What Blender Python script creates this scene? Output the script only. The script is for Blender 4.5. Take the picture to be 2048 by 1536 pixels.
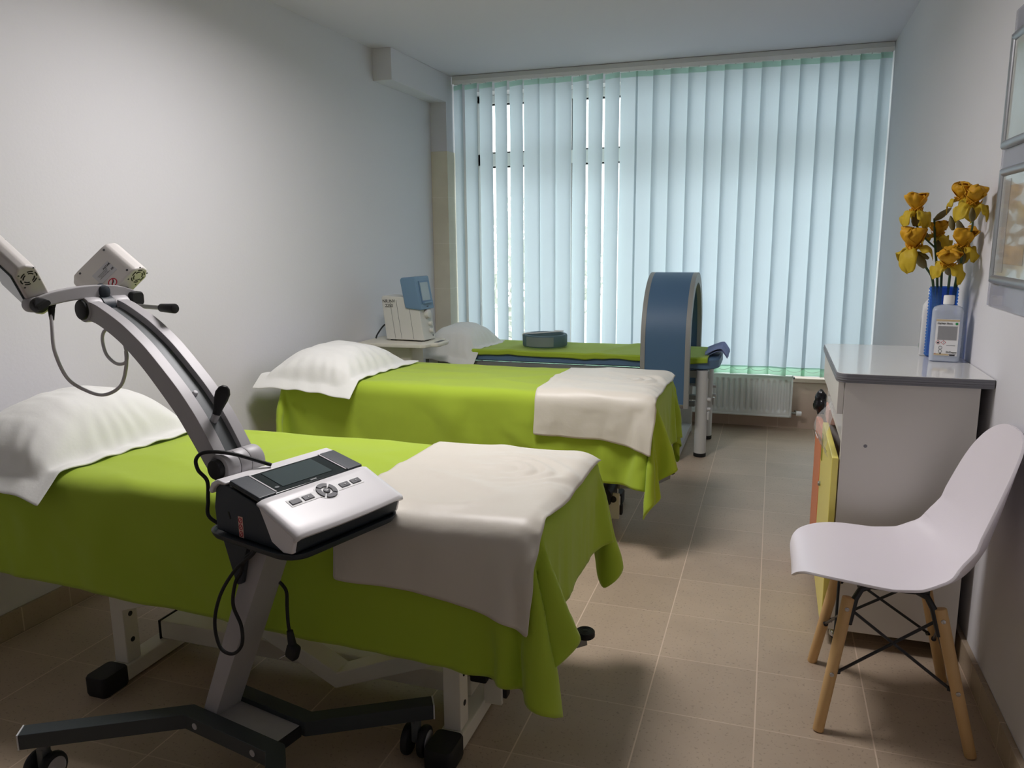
import bpy, bmesh, math, random
from mathutils import Vector, Matrix, noise
R = math.radians
random.seed(7)
for o in list(bpy.data.objects):
    bpy.data.objects.remove(o)
SC = bpy.context.scene
COL = SC.collection

# ------------------------------------------------------------------ camera, world, light, exposure
EYE = Vector((0, 0, 1.33))
CR = Vector((0.9485864, 0.31641263, -0.00817856))
CU = Vector((-0.05017976, 0.17584788, 0.98313759))
CF = Vector((-0.31251533, 0.93218055, -0.18268441))
cam = bpy.data.objects.new('camera', bpy.data.cameras.new('camera'))
COL.objects.link(cam)
m3 = Matrix((CR, CU, -CF)).transposed()
cam.matrix_world = Matrix.Translation(EYE) @ m3.to_4x4()
cam.data.sensor_width = 36
cam.data.lens = 1552.46 / 2048 * 36
cam.data.clip_start = 0.02
SC.camera = cam

W = bpy.data.worlds.new('sky'); SC.world = W; W.use_nodes = True
wb = W.node_tree.nodes['Background']
wb.inputs[0].default_value = (0.97, 0.98, 1.0, 1)
wb.inputs[1].default_value = 4.5

def area(name, loc, rot, sx, sy, power, col=(1, 1, 1)):
    l = bpy.data.lights.new(name, 'AREA'); l.shape = 'RECTANGLE'; l.size = sx; l.size_y = sy
    l.energy = power; l.color = col
    o = bpy.data.objects.new(name, l); COL.objects.link(o); o.location = loc; o.rotation_euler = rot
    return o
# sky portal in the big window opening (guides sampling only)
po = area('window_portal', (-0.82, 5.98, 1.42), (R(-90), 0, 0), 2.9, 2.1, 1)
try:
    po.data.cycles.is_portal = True
except Exception:
    po.data.energy = 0
# ceiling panel lamp above the near treatment table, over the top of the frame
cl = area('ceiling_lamp_light', (-1.15, 2.50, 2.455), (0, 0, 0), 0.58, 0.58, 28, (1.0, 0.955, 0.96))
cl.data.spread = R(168)

VS = SC.view_settings
VS.view_transform = 'Standard'; VS.look = 'None'; VS.gamma = 1; VS.use_curve_mapping = False
VS.exposure = 0.25
cy = SC.cycles
cy.max_bounces = 10; cy.diffuse_bounces = 6; cy.glossy_bounces = 4; cy.transmission_bounces = 8; cy.transparent_max_bounces = 8
cy.sample_clamp_indirect = 6.0
cy.caustics_reflective = False; cy.caustics_refractive = False
try:
    cy.use_denoising = True; cy.denoiser = 'OPENIMAGEDENOISE'
except Exception:
    pass

# ------------------------------------------------------------------ materials
def lin(c):
    return tuple(((v / 255) / 12.92 if v / 255 <= 0.04045 else ((v / 255 + 0.055) / 1.055) ** 2.4) for v in c)
def mat(name, rgb, rough=0.5, metal=0.0, var=0.04, vscale=8.0, bump=0.0, bscale=60.0, spec=0.5, trans=0.0, ior=1.45, transl=0.0, coat=0.0, tcol=None, alpha=1.0, sheen=0.0):
    m = bpy.data.materials.new(name); m.use_nodes = True
    nt = m.node_tree; N = nt.nodes; L = nt.links
    b = N['Principled BSDF']; out = N['Material Output']
    c = lin(rgb)
    tc = N.new('ShaderNodeTexCoord')
    nz = N.new('ShaderNodeTexNoise'); nz.inputs['Scale'].default_value = vscale; nz.inputs['Detail'].default_value = 3
    L.new(tc.outputs['Object'], nz.inputs['Vector'])
    mx = N.new('ShaderNodeMix'); mx.data_type = 'RGBA'
    mx.inputs[6].default_value = (*[v * (1 - var) for v in c], 1); mx.inputs[7].default_value = (*[min(1, v * (1 + var)) for v in c], 1)
    L.new(nz.outputs['Fac'], mx.inputs[0]); L.new(mx.outputs[2], b.inputs['Base Color'])
    b.inputs['Roughness'].default_value = rough; b.inputs['Metallic'].default_value = metal
    b.inputs['Specular IOR Level'].default_value = spec; b.inputs['IOR'].default_value = ior
    b.inputs['Transmission Weight'].default_value = trans; b.inputs['Coat Weight'].default_value = coat
    b.inputs['Alpha'].default_value = alpha
    b.inputs['Sheen Weight'].default_value = sheen; b.inputs['Sheen Roughness'].default_value = 0.45
    if bump:
        n2 = N.new('ShaderNodeTexNoise'); n2.inputs['Scale'].default_value = bscale; n2.inputs['Detail'].default_value = 4
        L.new(tc.outputs['Object'], n2.inputs['Vector'])
        bp = N.new('ShaderNodeBump'); bp.inputs['Strength'].default_value = bump; bp.inputs['Distance'].default_value = 0.01
        L.new(n2.outputs['Fac'], bp.inputs['Height']); L.new(bp.outputs['Normal'], b.inputs['Normal'])
    if transl:
        t = N.new('ShaderNodeBsdfTranslucent'); tcc = lin(tcol or rgb); t.inputs[0].default_value = (*tcc, 1)
        ms = N.new('ShaderNodeMixShader'); ms.inputs[0].default_value = transl
        L.new(b.outputs[0], ms.inputs[1]); L.new(t.outputs[0], ms.inputs[2]); L.new(ms.outputs[0], out.inputs['Surface'])
    return m

def tile_mat(name, ox, oy, s, rgb, grout, ax=(0, 1), gw=0.004, rough=0.45, speck=0.5, tilevar=0.06):
    m = bpy.data.materials.new(name); m.use_nodes = True
    nt = m.node_tree; N = nt.nodes; L = nt.links; b = N['Principled BSDF']
    g = N.new('ShaderNodeNewGeometry'); sp = N.new('ShaderNodeSeparateXYZ'); L.new(g.outputs['Position'], sp.inputs[0])
    def mth(op, a, bb=None):
        n = N.new('ShaderNodeMath'); n.operation = op
        for i, v in enumerate((a, bb)):
            if v is None: continue
            if isinstance(v, (int, float)): n.inputs[i].default_value = v
            else: L.new(v, n.inputs[i])
        return n.outputs[0]
    lines = []; cells = []
    for k, off in zip(ax, (ox, oy)):
        t = mth('DIVIDE', mth('SUBTRACT', sp.outputs[k], off), s)
        fr = mth('SUBTRACT', t, mth('FLOOR', t))
        lines.append(mth('GREATER_THAN', mth('ABSOLUTE', mth('SUBTRACT', fr, 0.5)), 0.5 - gw / s / 2))
        cells.append(mth('FLOOR', t))
    line = mth('MAXIMUM', lines[0], mth('MULTIPLY', lines[1], 0.55))
    cb = N.new('ShaderNodeCombineXYZ'); L.new(cells[0], cb.inputs[0]); L.new(cells[1], cb.inputs[1])
    wn = N.new('ShaderNodeTexWhiteNoise'); L.new(cb.outputs[0], wn.inputs['Vector'])
    c = lin(rgb)
    mx = N.new('ShaderNodeMix'); mx.data_type = 'RGBA'
    mx.inputs[6].default_value = (*[v * (1 - tilevar) for v in c], 1); mx.inputs[7].default_value = (*[v * (1 + tilevar) for v in c], 1)
    L.new(wn.outputs['Value'], mx.inputs[0])
    nz = N.new('ShaderNodeTexNoise'); nz.inputs['Scale'].default_value = 5; nz.inputs['Detail'].default_value = 5
    L.new(g.outputs['Position'], nz.inputs['Vector'])
    m2 = N.new('ShaderNodeMix'); m2.data_type = 'RGBA'; m2.blend_type = 'MULTIPLY'; m2.inputs[0].default_value = 0.35
    L.new(mx.outputs[2], m2.inputs[6])
    rp = N.new('ShaderNodeValToRGB'); rp.color_ramp.elements[0].position = 0.3; rp.color_ramp.elements[1].position = 0.7
    rp.color_ramp.elements[0].color = (0.75, 0.72, 0.7, 1); rp.color_ramp.elements[1].color = (1.1, 1.08, 1.06, 1)
    L.new(nz.outputs['Fac'], rp.inputs[0]); L.new(rp.outputs[0], m2.inputs[7])
    vo = N.new('ShaderNodeTexNoise'); vo.inputs['Scale'].default_value = 110; vo.inputs['Detail'].default_value = 2
    L.new(g.outputs['Position'], vo.inputs['Vector'])
    sk = mth('MULTIPLY', mth('GREATER_THAN', vo.outputs['Fac'], 0.645), speck)
    m3_ = N.new('ShaderNodeMix'); m3_.data_type = 'RGBA'; L.new(sk, m3_.inputs[0]); L.new(m2.outputs[2], m3_.inputs[6])
    m3_.inputs[7].default_value = (*[v * 0.45 for v in c], 1)
    m4 = N.new('ShaderNodeMix'); m4.data_type = 'RGBA'; L.new(line, m4.inputs[0]); L.new(m3_.outputs[2], m4.inputs[6])
    m4.inputs[7].default_value = (*lin(grout), 1)
    L.new(m4.outputs[2], b.inputs['Base Color'])
    b.inputs['Roughness'].default_value = rough
    bp = N.new('ShaderNodeBump'); bp.inputs['Strength'].default_value = 0.25; bp.inputs['Distance'].default_value = 0.002; bp.invert = True
    L.new(line, bp.inputs['Height']); L.new(bp.outputs['Normal'], b.inputs['Normal'])
    return m

M = dict(
    wall=mat('white_plaster', (214, 213, 217), 0.9, var=0.012, vscale=2, bump=0.05, bscale=90),
    ceil=mat('ceiling_plaster', (214, 212, 220), 0.95, var=0.015, vscale=1.5),
    floor=tile_mat('floor_tile', 0.013, 2.040, 0.3033, (176, 158, 138), (208, 188, 168)),
    wtile=tile_mat('wall_tile', -2.43, 1.97, 0.334, (186, 172, 155), (205, 196, 182), ax=(0, 2), speck=0, tilevar=0.02),
    ctile=tile_mat('column_tile', -2.4455, 1.975, 0.334, (212, 206, 186), (226, 220, 206), ax=(0, 2), speck=0, tilevar=0.01),
    ptile=tile_mat('parapet_tile', -0.255, 0.335, 0.334, (200, 178, 163), (214, 198, 184), ax=(0, 2), speck=0, tilevar=0.02),
    skirt=tile_mat('skirting_tile', 0.32, 2.03, 0.3033, (172, 155, 134), (205, 188, 168), ax=(1, 1), speck=0.3, tilevar=0.03),
    green=mat('lime_cotton', (190, 214, 72), 0.85, var=0.03, vscale=3, bump=0.12, bscale=14, spec=0.2, transl=0.28, tcol=(184, 214, 50), sheen=0.30),
    cream=mat('cream_satin', (226, 220, 208), 0.42, var=0.03, vscale=4, bump=0.35, bscale=9, spec=0.5, transl=0.12),
    linen=mat('white_pillowcase', (238, 238, 234), 0.9, var=0.02, vscale=5, bump=0.12, bscale=30, spec=0.2, transl=0.12),
    bedwhite=mat('cream_powder_coat', (222, 218, 206), 0.4, var=0.02),
    black=mat('black_rubber', (24, 25, 27), 0.6, var=0.1, bump=0.05, bscale=150),
    darkplastic=mat('charcoal_plastic', (44, 52, 60), 0.45, var=0.05, bump=0.04, bscale=200),
    graphite=mat('graphite_steel', (54, 60, 63), 0.5, var=0.05, bump=0.05, bscale=150),
    silver=mat('silver_aluminium', (176, 174, 176), 0.5, metal=0.12, var=0.03, vscale=20),
    silverdark=mat('grey_web', (96, 100, 102), 0.5, metal=0.2, var=0.03),
    whiteplastic=mat('white_plastic', (232, 230, 232), 0.35, var=0.01),
    lampwhite=mat('lamp_white', (222, 218, 214), 0.45, var=0.02),
    screen=mat('dark_screen', (70, 82, 84), 0.12, var=0.05),
    bezel=mat('glossy_bezel', (36, 44, 46), 0.12, var=0.03),
    key=mat('grey_key', (70, 70, 76), 0.5, var=0.03),
    white=mat('bright_white', (240, 240, 240), 0.5, var=0.01),
    ink=mat('ink_black', (24, 24, 26), 0.6, var=0.02),
    red=mat('sign_red', (196, 40, 60), 0.5, var=0.02),
    labelgrey=mat('label_paper', (205, 205, 208), 0.5, var=0.03),
    texgrey=mat('label_fine_print', (150, 150, 152), 0.6, var=0.25, vscale=900),
    cable=mat('grey_cable', (214, 212, 218), 0.5, var=0.03),
    wood=mat('beech_wood', (212, 174, 122), 0.5, var=0.10, vscale=14),
    shell=mat('white_polypropylene', (236, 230, 236), 0.38, var=0.008, bump=0.03, bscale=220),
    rod=mat('black_steel_rod', (38, 40, 44), 0.4, var=0.03),
    chrome=mat('chrome_steel', (190, 190, 192), 0.2, metal=0.9, var=0.02),
    steel=mat('brushed_steel', (150, 150, 146), 0.4, metal=0.5, var=0.05),
    laminate=mat('cabinet_laminate', (214, 210, 204), 0.45, var=0.012, vscale=3),
    counter=mat('glossy_countertop', (226, 225, 222), 0.12, var=0.01, coat=0.4),
    edge=mat('grey_edge_band', (120, 120, 126), 0.4, var=0.04, vscale=30),
    yellow=mat('yellow_door', (240, 226, 120), 0.3, var=0.02),
    olive=mat('olive_handle', (150, 148, 70), 0.5, var=0.03),
    orange=mat('orange_door', (226, 138, 96), 0.4, var=0.03),
    pink=mat('pink_drawer', (232, 190, 176), 0.5, var=0.03),
    blue=mat('blue_vinyl', (92, 120, 150), 0.5, var=0.03, bump=0.04, bscale=120),
    ringblue=mat('ring_blue', (80, 110, 140), 0.5, var=0.03),
    ringgrey=mat('ring_grey_rim', (150, 150, 146), 0.5, var=0.02),
    headblue=mat('monitor_blue', (104, 134, 160), 0.45, var=0.02),
    device=mat('device_grey', (206, 205, 198), 0.5, var=0.015),
    lcd=mat('lcd_glass', (150, 164, 170), 0.15, var=0.03),
    padblue=mat('applicator_blue_grey', (84, 108, 118), 0.6, var=0.04, bump=0.06, bscale=80),
    padgrey=mat('applicator_grey_patch', (120, 132, 130), 0.6, var=0.04),
    lavender=mat('lavender_cloth', (136, 148, 190), 0.8, var=0.03, bump=0.1, bscale=60),
    framegrey=mat('bed_frame_grey', (128, 132, 128), 0.45, var=0.02),
    pipe=mat('bed_leg_grey', (200, 200, 198), 0.4, var=0.02),
    trolley=mat('trolley_ivory', (222, 218, 204), 0.45, var=0.015),
    rad=mat('radiator_white', (222, 224, 222), 0.4, var=0.01),
    pvc=mat('window_pvc', (236, 238, 238), 0.3, var=0.01),
    gasket=mat('black_gasket', (20, 20, 22), 0.6, var=0.05),
    rail=mat('rail_white', (214, 216, 216), 0.35, var=0.01),
    leafstem=mat('iris_stem_green', (62, 92, 60), 0.5, var=0.1, transl=0.1),
    spathe=mat('iris_spathe', (120, 112, 78), 0.6, var=0.2, vscale=40),
    petal=mat('iris_petal_gold', (226, 172, 34), 0.6, var=0.12, vscale=30, bump=0.2, bscale=60, transl=0.25),
    fall=mat('iris_fall_yellow', (214, 186, 48), 0.6, var=0.1, vscale=30, bump=0.2, bscale=60, transl=0.3),
    alu=mat('snap_frame_aluminium', (150, 152, 156), 0.35, metal=0.5, var=0.03),
    poster=mat('glossy_poster', (186, 188, 182), 0.12, var=0.1, vscale=6, coat=0.5),
    posterrefl=mat('poster_beige', (178, 168, 152), 0.15, var=0.25, vscale=12, coat=0.5),  # beige of the reflection painted on the lower poster
    asphalt=mat('outside_paving', (170, 168, 164), 0.9, var=0.08),
    shrub=mat('shrub_leaves', (186, 190, 182), 0.7, var=0.2, vscale=20, transl=0.35),
    green_tag=mat('label_green', (40, 150, 80), 0.5, var=0.02),
    beige=mat('label_beige', (206, 186, 150), 0.5, var=0.02),
    bottlewhite=mat('opaque_bottle', (226, 226, 226), 0.35, var=0.01, transl=0.15),
    bag=mat('black_bag', (26, 26, 30), 0.25, var=0.1, bump=0.4, bscale=25),
)
def clear_mat(name, rgb, rough=0.05, fac=0.75, gloss=(0.9, 0.92, 0.95)):
    # clear film: lets light straight through and adds a thin shine
    m = bpy.data.materials.new(name); m.use_nodes = True
    N = m.node_tree.nodes; L = m.node_tree.links
    t = N.new('ShaderNodeBsdfTransparent'); t.inputs[0].default_value = (*lin(rgb), 1)
    g = N['Principled BSDF']; g.inputs['Base Color'].default_value = (*lin(rgb), 1); g.inputs['Roughness'].default_value = rough
    tc = N.new('ShaderNodeTexCoord'); nz = N.new('ShaderNodeTexNoise'); nz.inputs['Scale'].default_value = 3
    L.new(tc.outputs['Object'], nz.inputs['Vector'])
    mr = N.new('ShaderNodeMapRange'); mr.inputs[3].default_value = fac - 0.02; mr.inputs[4].default_value = fac + 0.02
    L.new(nz.outputs['Fac'], mr.inputs[0])
    ms = N.new('ShaderNodeMixShader'); L.new(mr.outputs[0], ms.inputs[0])
    L.new(g.outputs[0], ms.inputs[1]); L.new(t.outputs[0], ms.inputs[2]); L.new(ms.outputs[0], N['Material Output'].inputs['Surface'])
    return m
M['glass'] = clear_mat('window_glass', (244, 248, 247), 0.02, 0.93)
M['acrylic'] = clear_mat('clear_acrylic', (228, 228, 232), 0.05, 0.72)
M['film'] = clear_mat('clear_film', (240, 240, 240), 0.08, 0.78)
M['bluevase'] = clear_mat('blue_glass', (120, 175, 238), 0.08, 0.8)
M['bottle'] = clear_mat('clear_bottle', (232, 238, 246), 0.15, 0.5)
def slat_mat():
    m = bpy.data.materials.new('mint_blind_fabric'); m.use_nodes = True
    N = m.node_tree.nodes; L = m.node_tree.links
    b = N['Principled BSDF']; b.inputs['Base Color'].default_value = (*lin((212, 224, 220)), 1); b.inputs['Roughness'].default_value = 0.8
    b.inputs['Specular IOR Level'].default_value = 0.2
    tc = N.new('ShaderNodeTexCoord'); wv = N.new('ShaderNodeTexWave'); wv.wave_type = 'BANDS'; wv.bands_direction = 'X'
    wv.inputs['Scale'].default_value = 90; wv.inputs['Distortion'].default_value = 0.3
    L.new(tc.outputs['Object'], wv.inputs['Vector'])
    bp = N.new('ShaderNodeBump'); bp.inputs['Strength'].default_value = 0.08; bp.inputs['Distance'].default_value = 0.002
    L.new(wv.outputs['Fac'], bp.inputs['Height']); L.new(bp.outputs['Normal'], b.inputs['Normal'])
    t = N.new('ShaderNodeBsdfTranslucent')
    mx = N.new('ShaderNodeMix'); mx.data_type = 'RGBA'
    mx.inputs[6].default_value = (*lin((206, 221, 234)), 1); mx.inputs[7].default_value = (*lin((218, 230, 242)), 1)
    L.new(wv.outputs['Fac'], mx.inputs[0]); L.new(mx.outputs[2], t.inputs[0])
    ms = N.new('ShaderNodeMixShader'); ms.inputs[0].default_value = 0.42
    L.new(b.outputs[0], ms.inputs[1]); L.new(t.outputs[0], ms.inputs[2]); L.new(ms.outputs[0], N['Material Output'].inputs['Surface'])
    return m
M['slat'] = slat_mat()
M['hem'] = mat('mint_blind_hem', (206, 230, 216), 0.8, var=0.01, transl=0.72, tcol=(216, 240, 226))

# ------------------------------------------------------------------ mesh building
class B:
    def __init__(s):
        s.bm = bmesh.new(); s.bev = False
    def merge(s, other, mi=0):
        vm = {}
        for v in other.verts:
            vm[v] = s.bm.verts.new(v.co)
        for f in other.faces:
            try:
                nf = s.bm.faces.new([vm[v] for v in f.verts]); nf.material_index = mi
            except ValueError:
                pass
        other.free(); return s
    def box(s, c, d, bev=0.0, seg=2, rot=None, mi=0):
        t = bmesh.new(); bmesh.ops.create_cube(t, size=1)
        for v in t.verts: v.co = Vector((v.co.x * d[0], v.co.y * d[1], v.co.z * d[2]))
        if bev: s.bev = True; bmesh.ops.bevel(t, geom=list(t.edges), offset=bev, segments=seg, profile=0.5, affect='EDGES')
        mt = Matrix.Translation(c) @ (rot.to_4x4() if rot is not None else Matrix())
        t.transform(mt); return s.merge(t, mi)
    def prism(s, poly, h0, h1, axis='z', bev=0.0, seg=2, mi=0):
        # poly in 2D; axis z: (x,y); y: (x,z); x: (y,z)
        t = bmesh.new()
        def P(p, h):
            return {'z': (p[0], p[1], h), 'y': (p[0], h, p[1]), 'x': (h, p[0], p[1])}[axis]
        a = [t.verts.new(P(p, h0)) for p in poly]; b = [t.verts.new(P(p, h1)) for p in poly]
        t.faces.new(a); t.faces.new(b[::-1])
        n = len(poly)
        for i in range(n): t.faces.new((a[i], b[i], b[(i + 1) % n], a[(i + 1) % n]))
        bmesh.ops.recalc_face_normals(t, faces=list(t.faces))
        if bev:
            s.bev = True; bmesh.ops.bevel(t, geom=[e for e in t.edges if len(e.link_faces) == 2 and e.calc_face_angle(0) > 0.35], offset=bev, segments=seg, profile=0.5, affect='EDGES')
        return s.merge(t, mi)
    def cyl(s, p0, p1, r0, r1=None, n=24, bev=0.0, mi=0):
        r1 = r0 if r1 is None else r1
        p0 = Vector(p0); p1 = Vector(p1); ax = (p1 - p0); L = ax.length
        prof = [(0, 0), (r0, 0), (r1, L), (0, L)]
        if bev: prof = [(0, 0), (r0 - bev, 0), (r0 - bev * .3, bev * .3), (r0, bev), (r1, L - bev), (r1 - bev * .3, L - bev * .3), (r1 - bev, L), (0, L)]
        q = Vector((0, 0, 1)).rotation_difference(ax.normalized())
        return s.lathe(prof, n, Matrix.Translation(p0) @ q.to_matrix().to_4x4(), mi)
    def lathe(s, prof, n=24, mt=None, mi=0):
        t = bmesh.new(); rings = []
        for r, z in prof:
            if r < 1e-6: rings.append([t.verts.new((0, 0, z))])
            else: rings.append([t.verts.new((r * math.cos(2 * math.pi * i / n), r * math.sin(2 * math.pi * i / n), z)) for i in range(n)])
        for a, b in zip(rings, rings[1:]):
            for i in range(n):
                j = (i + 1) % n
                if len(a) == 1 and len(b) == 1: continue
                if len(a) == 1: t.faces.new((a[0], b[i], b[j]))
                elif len(b) == 1: t.faces.new((a[i], b[0], a[j]))
                else: t.faces.new((a[i], b[i], b[j], a[j]))
        bmesh.ops.recalc_face_normals(t, faces=list(t.faces))
        if mt is not None: t.transform(mt)
        return s.merge(t, mi)
    def tube(s, pts, r, n=10, mi=0, smooth=True, rr=None):
        pts = [Vector(p) for p in pts]
        if smooth and len(pts) > 2: 
            pts = spline(pts, 8)
        t = bmesh.new(); rings = []
        up = Vector((0.31, 0.17, 0.93)); 
        for i, p in enumerate(pts):
            d = (pts[min(i + 1, len(pts) - 1)] - pts[max(i - 1, 0)]).normalized()
            x = up.cross(d)
            if x.length < 1e-3: x = Vector((1, 0, 0)).cross(d)
            x.normalize(); y = d.cross(x); up = y
            ri = r if rr is None else rr(i / (len(pts) - 1))
            rings.append([t.verts.new(p + ri * (math.cos(2 * math.pi * k / n) * x + math.sin(2 * math.pi * k / n) * y)) for k in range(n)])
        for a, b in zip(rings, rings[1:]):
            for k in range(n): t.faces.new((a[k], a[(k + 1) % n], b[(k + 1) % n], b[k]))
        t.faces.new(rings[0][::-1]); t.faces.new(rings[-1])
        bmesh.ops.recalc_face_normals(t, faces=list(t.faces))
        return s.merge(t, mi)
    def grid(s, fn, nu, nv, closev=False, mi=0):
        t = bmesh.new()
        g = [[t.verts.new(fn(i / (nu - 1), j / (nv - 1 if not closev else nv))) for j in range(nv)] for i in range(nu)]
        for i in range(nu - 1):
            for j in range(nv if closev else nv - 1):
                k = (j + 1) % nv
                t.faces.new((g[i][j], g[i][k], g[i + 1][k], g[i + 1][j]))
        return s.merge(t, mi)
    def loft(s, secs, n=6, cap=True, mi=0):
        # secs: (z, hx, hy, r [,cx, cy]) rounded rectangles
        t = bmesh.new(); rings = []
        for sec in secs:
            z, hx, hy, r = sec[:4]; cx, cyy = (sec[4], sec[5]) if len(sec) > 4 else (0, 0)
            ring = []
            r = min(r, hx, hy)
            for q, (sx, sy) in enumerate(((1, 1), (-1, 1), (-1, -1), (1, -1))):
                for k in range(n):
                    a = math.pi / 2 * (q + k / (n - 1))
                    ring.append(t.verts.new((cx + sx * (hx - r) + r * math.cos(a), cyy + sy * (hy - r) + r * math.sin(a), z)))
            rings.append(ring)
        m = len(rings[0])
        for a, b in zip(rings, rings[1:]):
            for i in range(m): t.faces.new((a[i], a[(i + 1) % m], b[(i + 1) % m], b[i]))
        if cap: t.faces.new(rings[0][::-1]); t.faces.new(rings[-1])
        return s.merge(t, mi)
    def xf(s, mt):
        s.bm.transform(mt); return s
    def build(s, name, mats, parent=None, smooth=True, angle=38, merge=False):
        if merge: bmesh.ops.remove_doubles(s.bm, verts=list(s.bm.verts), dist=1e-5)
        s.bm.normal_update()
        for e in s.bm.edges:
            if len(e.link_faces) == 2 and e.calc_face_angle(0) > R(angle): e.smooth = False
        for f in s.bm.faces: f.smooth = smooth
        me = bpy.data.meshes.new(name); s.bm.to_mesh(me); s.bm.free()
        for mm in (mats if isinstance(mats, (list, tuple)) else [mats]): me.materials.append(mm)
        o = bpy.data.objects.new(name, me); COL.objects.link(o)
        if s.bev:
            wn = o.modifiers.new('normals', 'WEIGHTED_NORMAL'); wn.keep_sharp = True; wn.weight = 80
        if parent is not None: o.parent = parent
        return o

def spline(p, k):
    out = []
    for i in range(len(p) - 1):
        a, b, c, d = p[max(i - 1, 0)], p[i], p[i + 1], p[min(i + 2, len(p) - 1)]
        for j in range(k):
            t = j / k
            out.append(0.5 * ((2 * b) + (c - a) * t + (2 * a - 5 * b + 4 * c - d) * t * t + (3 * b - a - 3 * c + d) * t ** 3))
    out.append(p[-1]); return out
def thing(name, label, cat, loc=(0, 0, 0), rz=0.0, group=None):
    o = bpy.data.objects.new(name, None); COL.objects.link(o); o.empty_display_size = 0.05
    o.location = loc; o.rotation_euler = (0, 0, rz)
    return tag(o, label, cat, group)
def tag(o, label, cat, group=None):
    o['label'] = label; o['category'] = cat
    if group: o['group'] = group
    return o
def struct(o):
    o['kind'] = 'structure'; return o
def frozen(o):
    dg = bpy.context.evaluated_depsgraph_get(); dg.update()
    me = bpy.data.meshes.new_from_object(o.evaluated_get(dg))
    return me
def text(body, size, loc, axx, axy, m, parent, name='lettering', ext=0.0003, align='CENTER'):
    c = bpy.data.curves.new(name, 'FONT'); c.body = body; c.size = size; c.extrude = ext
    c.align_x = align; c.align_y = 'CENTER'
    f = bpy.data.objects.new(name, c); COL.objects.link(f)
    me = frozen(f); me.materials.clear(); me.materials.append(m); bpy.data.objects.remove(f)
    o = bpy.data.objects.new(name, me); COL.objects.link(o); o.parent = parent
    x = Vector(axx).normalized(); y = Vector(axy).normalized(); z = x.cross(y).normalized(); y = z.cross(x)
    o.matrix_local = Matrix.Translation(loc) @ Matrix((x, y, z)).transposed().to_4x4()
    return o
def N3(x, y, z=0.0, s=1.0):
    return noise.noise(Vector((x * s, y * s, z)))

# ------------------------------------------------------------------ room shell
XL, XR, YB, YF, ZC = -2.43, 0.635, 5.72, -1.15, 2.50
struct(B().box(((XL + XR) / 2, (YB + YF) / 2, -0.05), (XR - XL + 0.4, YB - YF + 0.6, 0.1)).build('floor', M['floor']))
struct(B().box(((XL + XR) / 2, (YB + YF) / 2, ZC + 0.06), (XR - XL + 0.4, YB - YF + 0.6, 0.12)).build('ceiling', M['ceil']))
struct(B().box((XL - 0.06, (YB + YF) / 2, ZC / 2), (0.12, YB - YF + 0.6, ZC)).build('wall_left', M['wall']))
struct(B().box((XR + 0.06, (YB + YF) / 2, ZC / 2), (0.12, YB - YF + 0.6, ZC)).build('wall_right', M['wall']))
struct(B().box(((XL + XR) / 2, YF - 0.06, ZC / 2), (XR - XL, 0.12, ZC)).build('wall_rear', M['wall']))
# window wall: parapet, strip beside the column, lintel
WX0, WX1, WZ0, WZ1 = -2.24, 0.63, 0.36, 2.42
wb_ = B().box(((XL + XR) / 2, YB + 0.15, WZ0 / 2), (XR - XL, 0.30, WZ0))
wb_.box(((XL + WX0) / 2, YB + 0.15, ZC / 2), (WX0 - XL, 0.30, ZC)).box(((WX0 + WX1) / 2, YB + 0.15, (WZ1 + ZC) / 2), (WX1 - WX0, 0.30, ZC - WZ1))
struct(wb_.build('wall_back', M['wall']))
struct(B().box(((XL + XR) / 2, YB - 0.006, 0.165), (XR - XL, 0.012, 0.33), 0.002).build('trim_1', M['ptile']))           # tiled parapet
struct(B().box(((XL + XR) / 2, YB + 0.02, 0.347), (XR - XL, 0.09, 0.03), 0.004).build('trim_2', M['ptile']))            # ledge tile
# column in the corner, tiled to 1.97, and the boxed beam under the ceiling
struct(B().box((-2.365, (5.42 + YB) / 2, 0.985), (0.13, YB - 5.42, 1.97), 0.003).build('trim_3', M['ctile']))
struct(B().box((-2.367, (5.425 + YB) / 2, 2.235), (0.126, YB - 5.425, 0.53), 0.002).build('trim_4', M['wall']))
struct(B().box((-2.365, (4.57 + 5.425) / 2, 2.405), (0.13, 5.425 - 4.57, 0.19), 0.003).build('trim_5', M['wall']))
struct(B().box((XL + 0.006, (5.42 + YF) / 2, 0.045), (0.012, 5.42 - YF, 0.09), 0.002).build('baseboard_left', M['skirt']))
struct(B().box((XR - 0.008, (YB + YF) / 2, 0.040), (0.016, YB - YF - 0.03, 0.08), 0.002).build('baseboard_right', M['skirt']))

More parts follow.
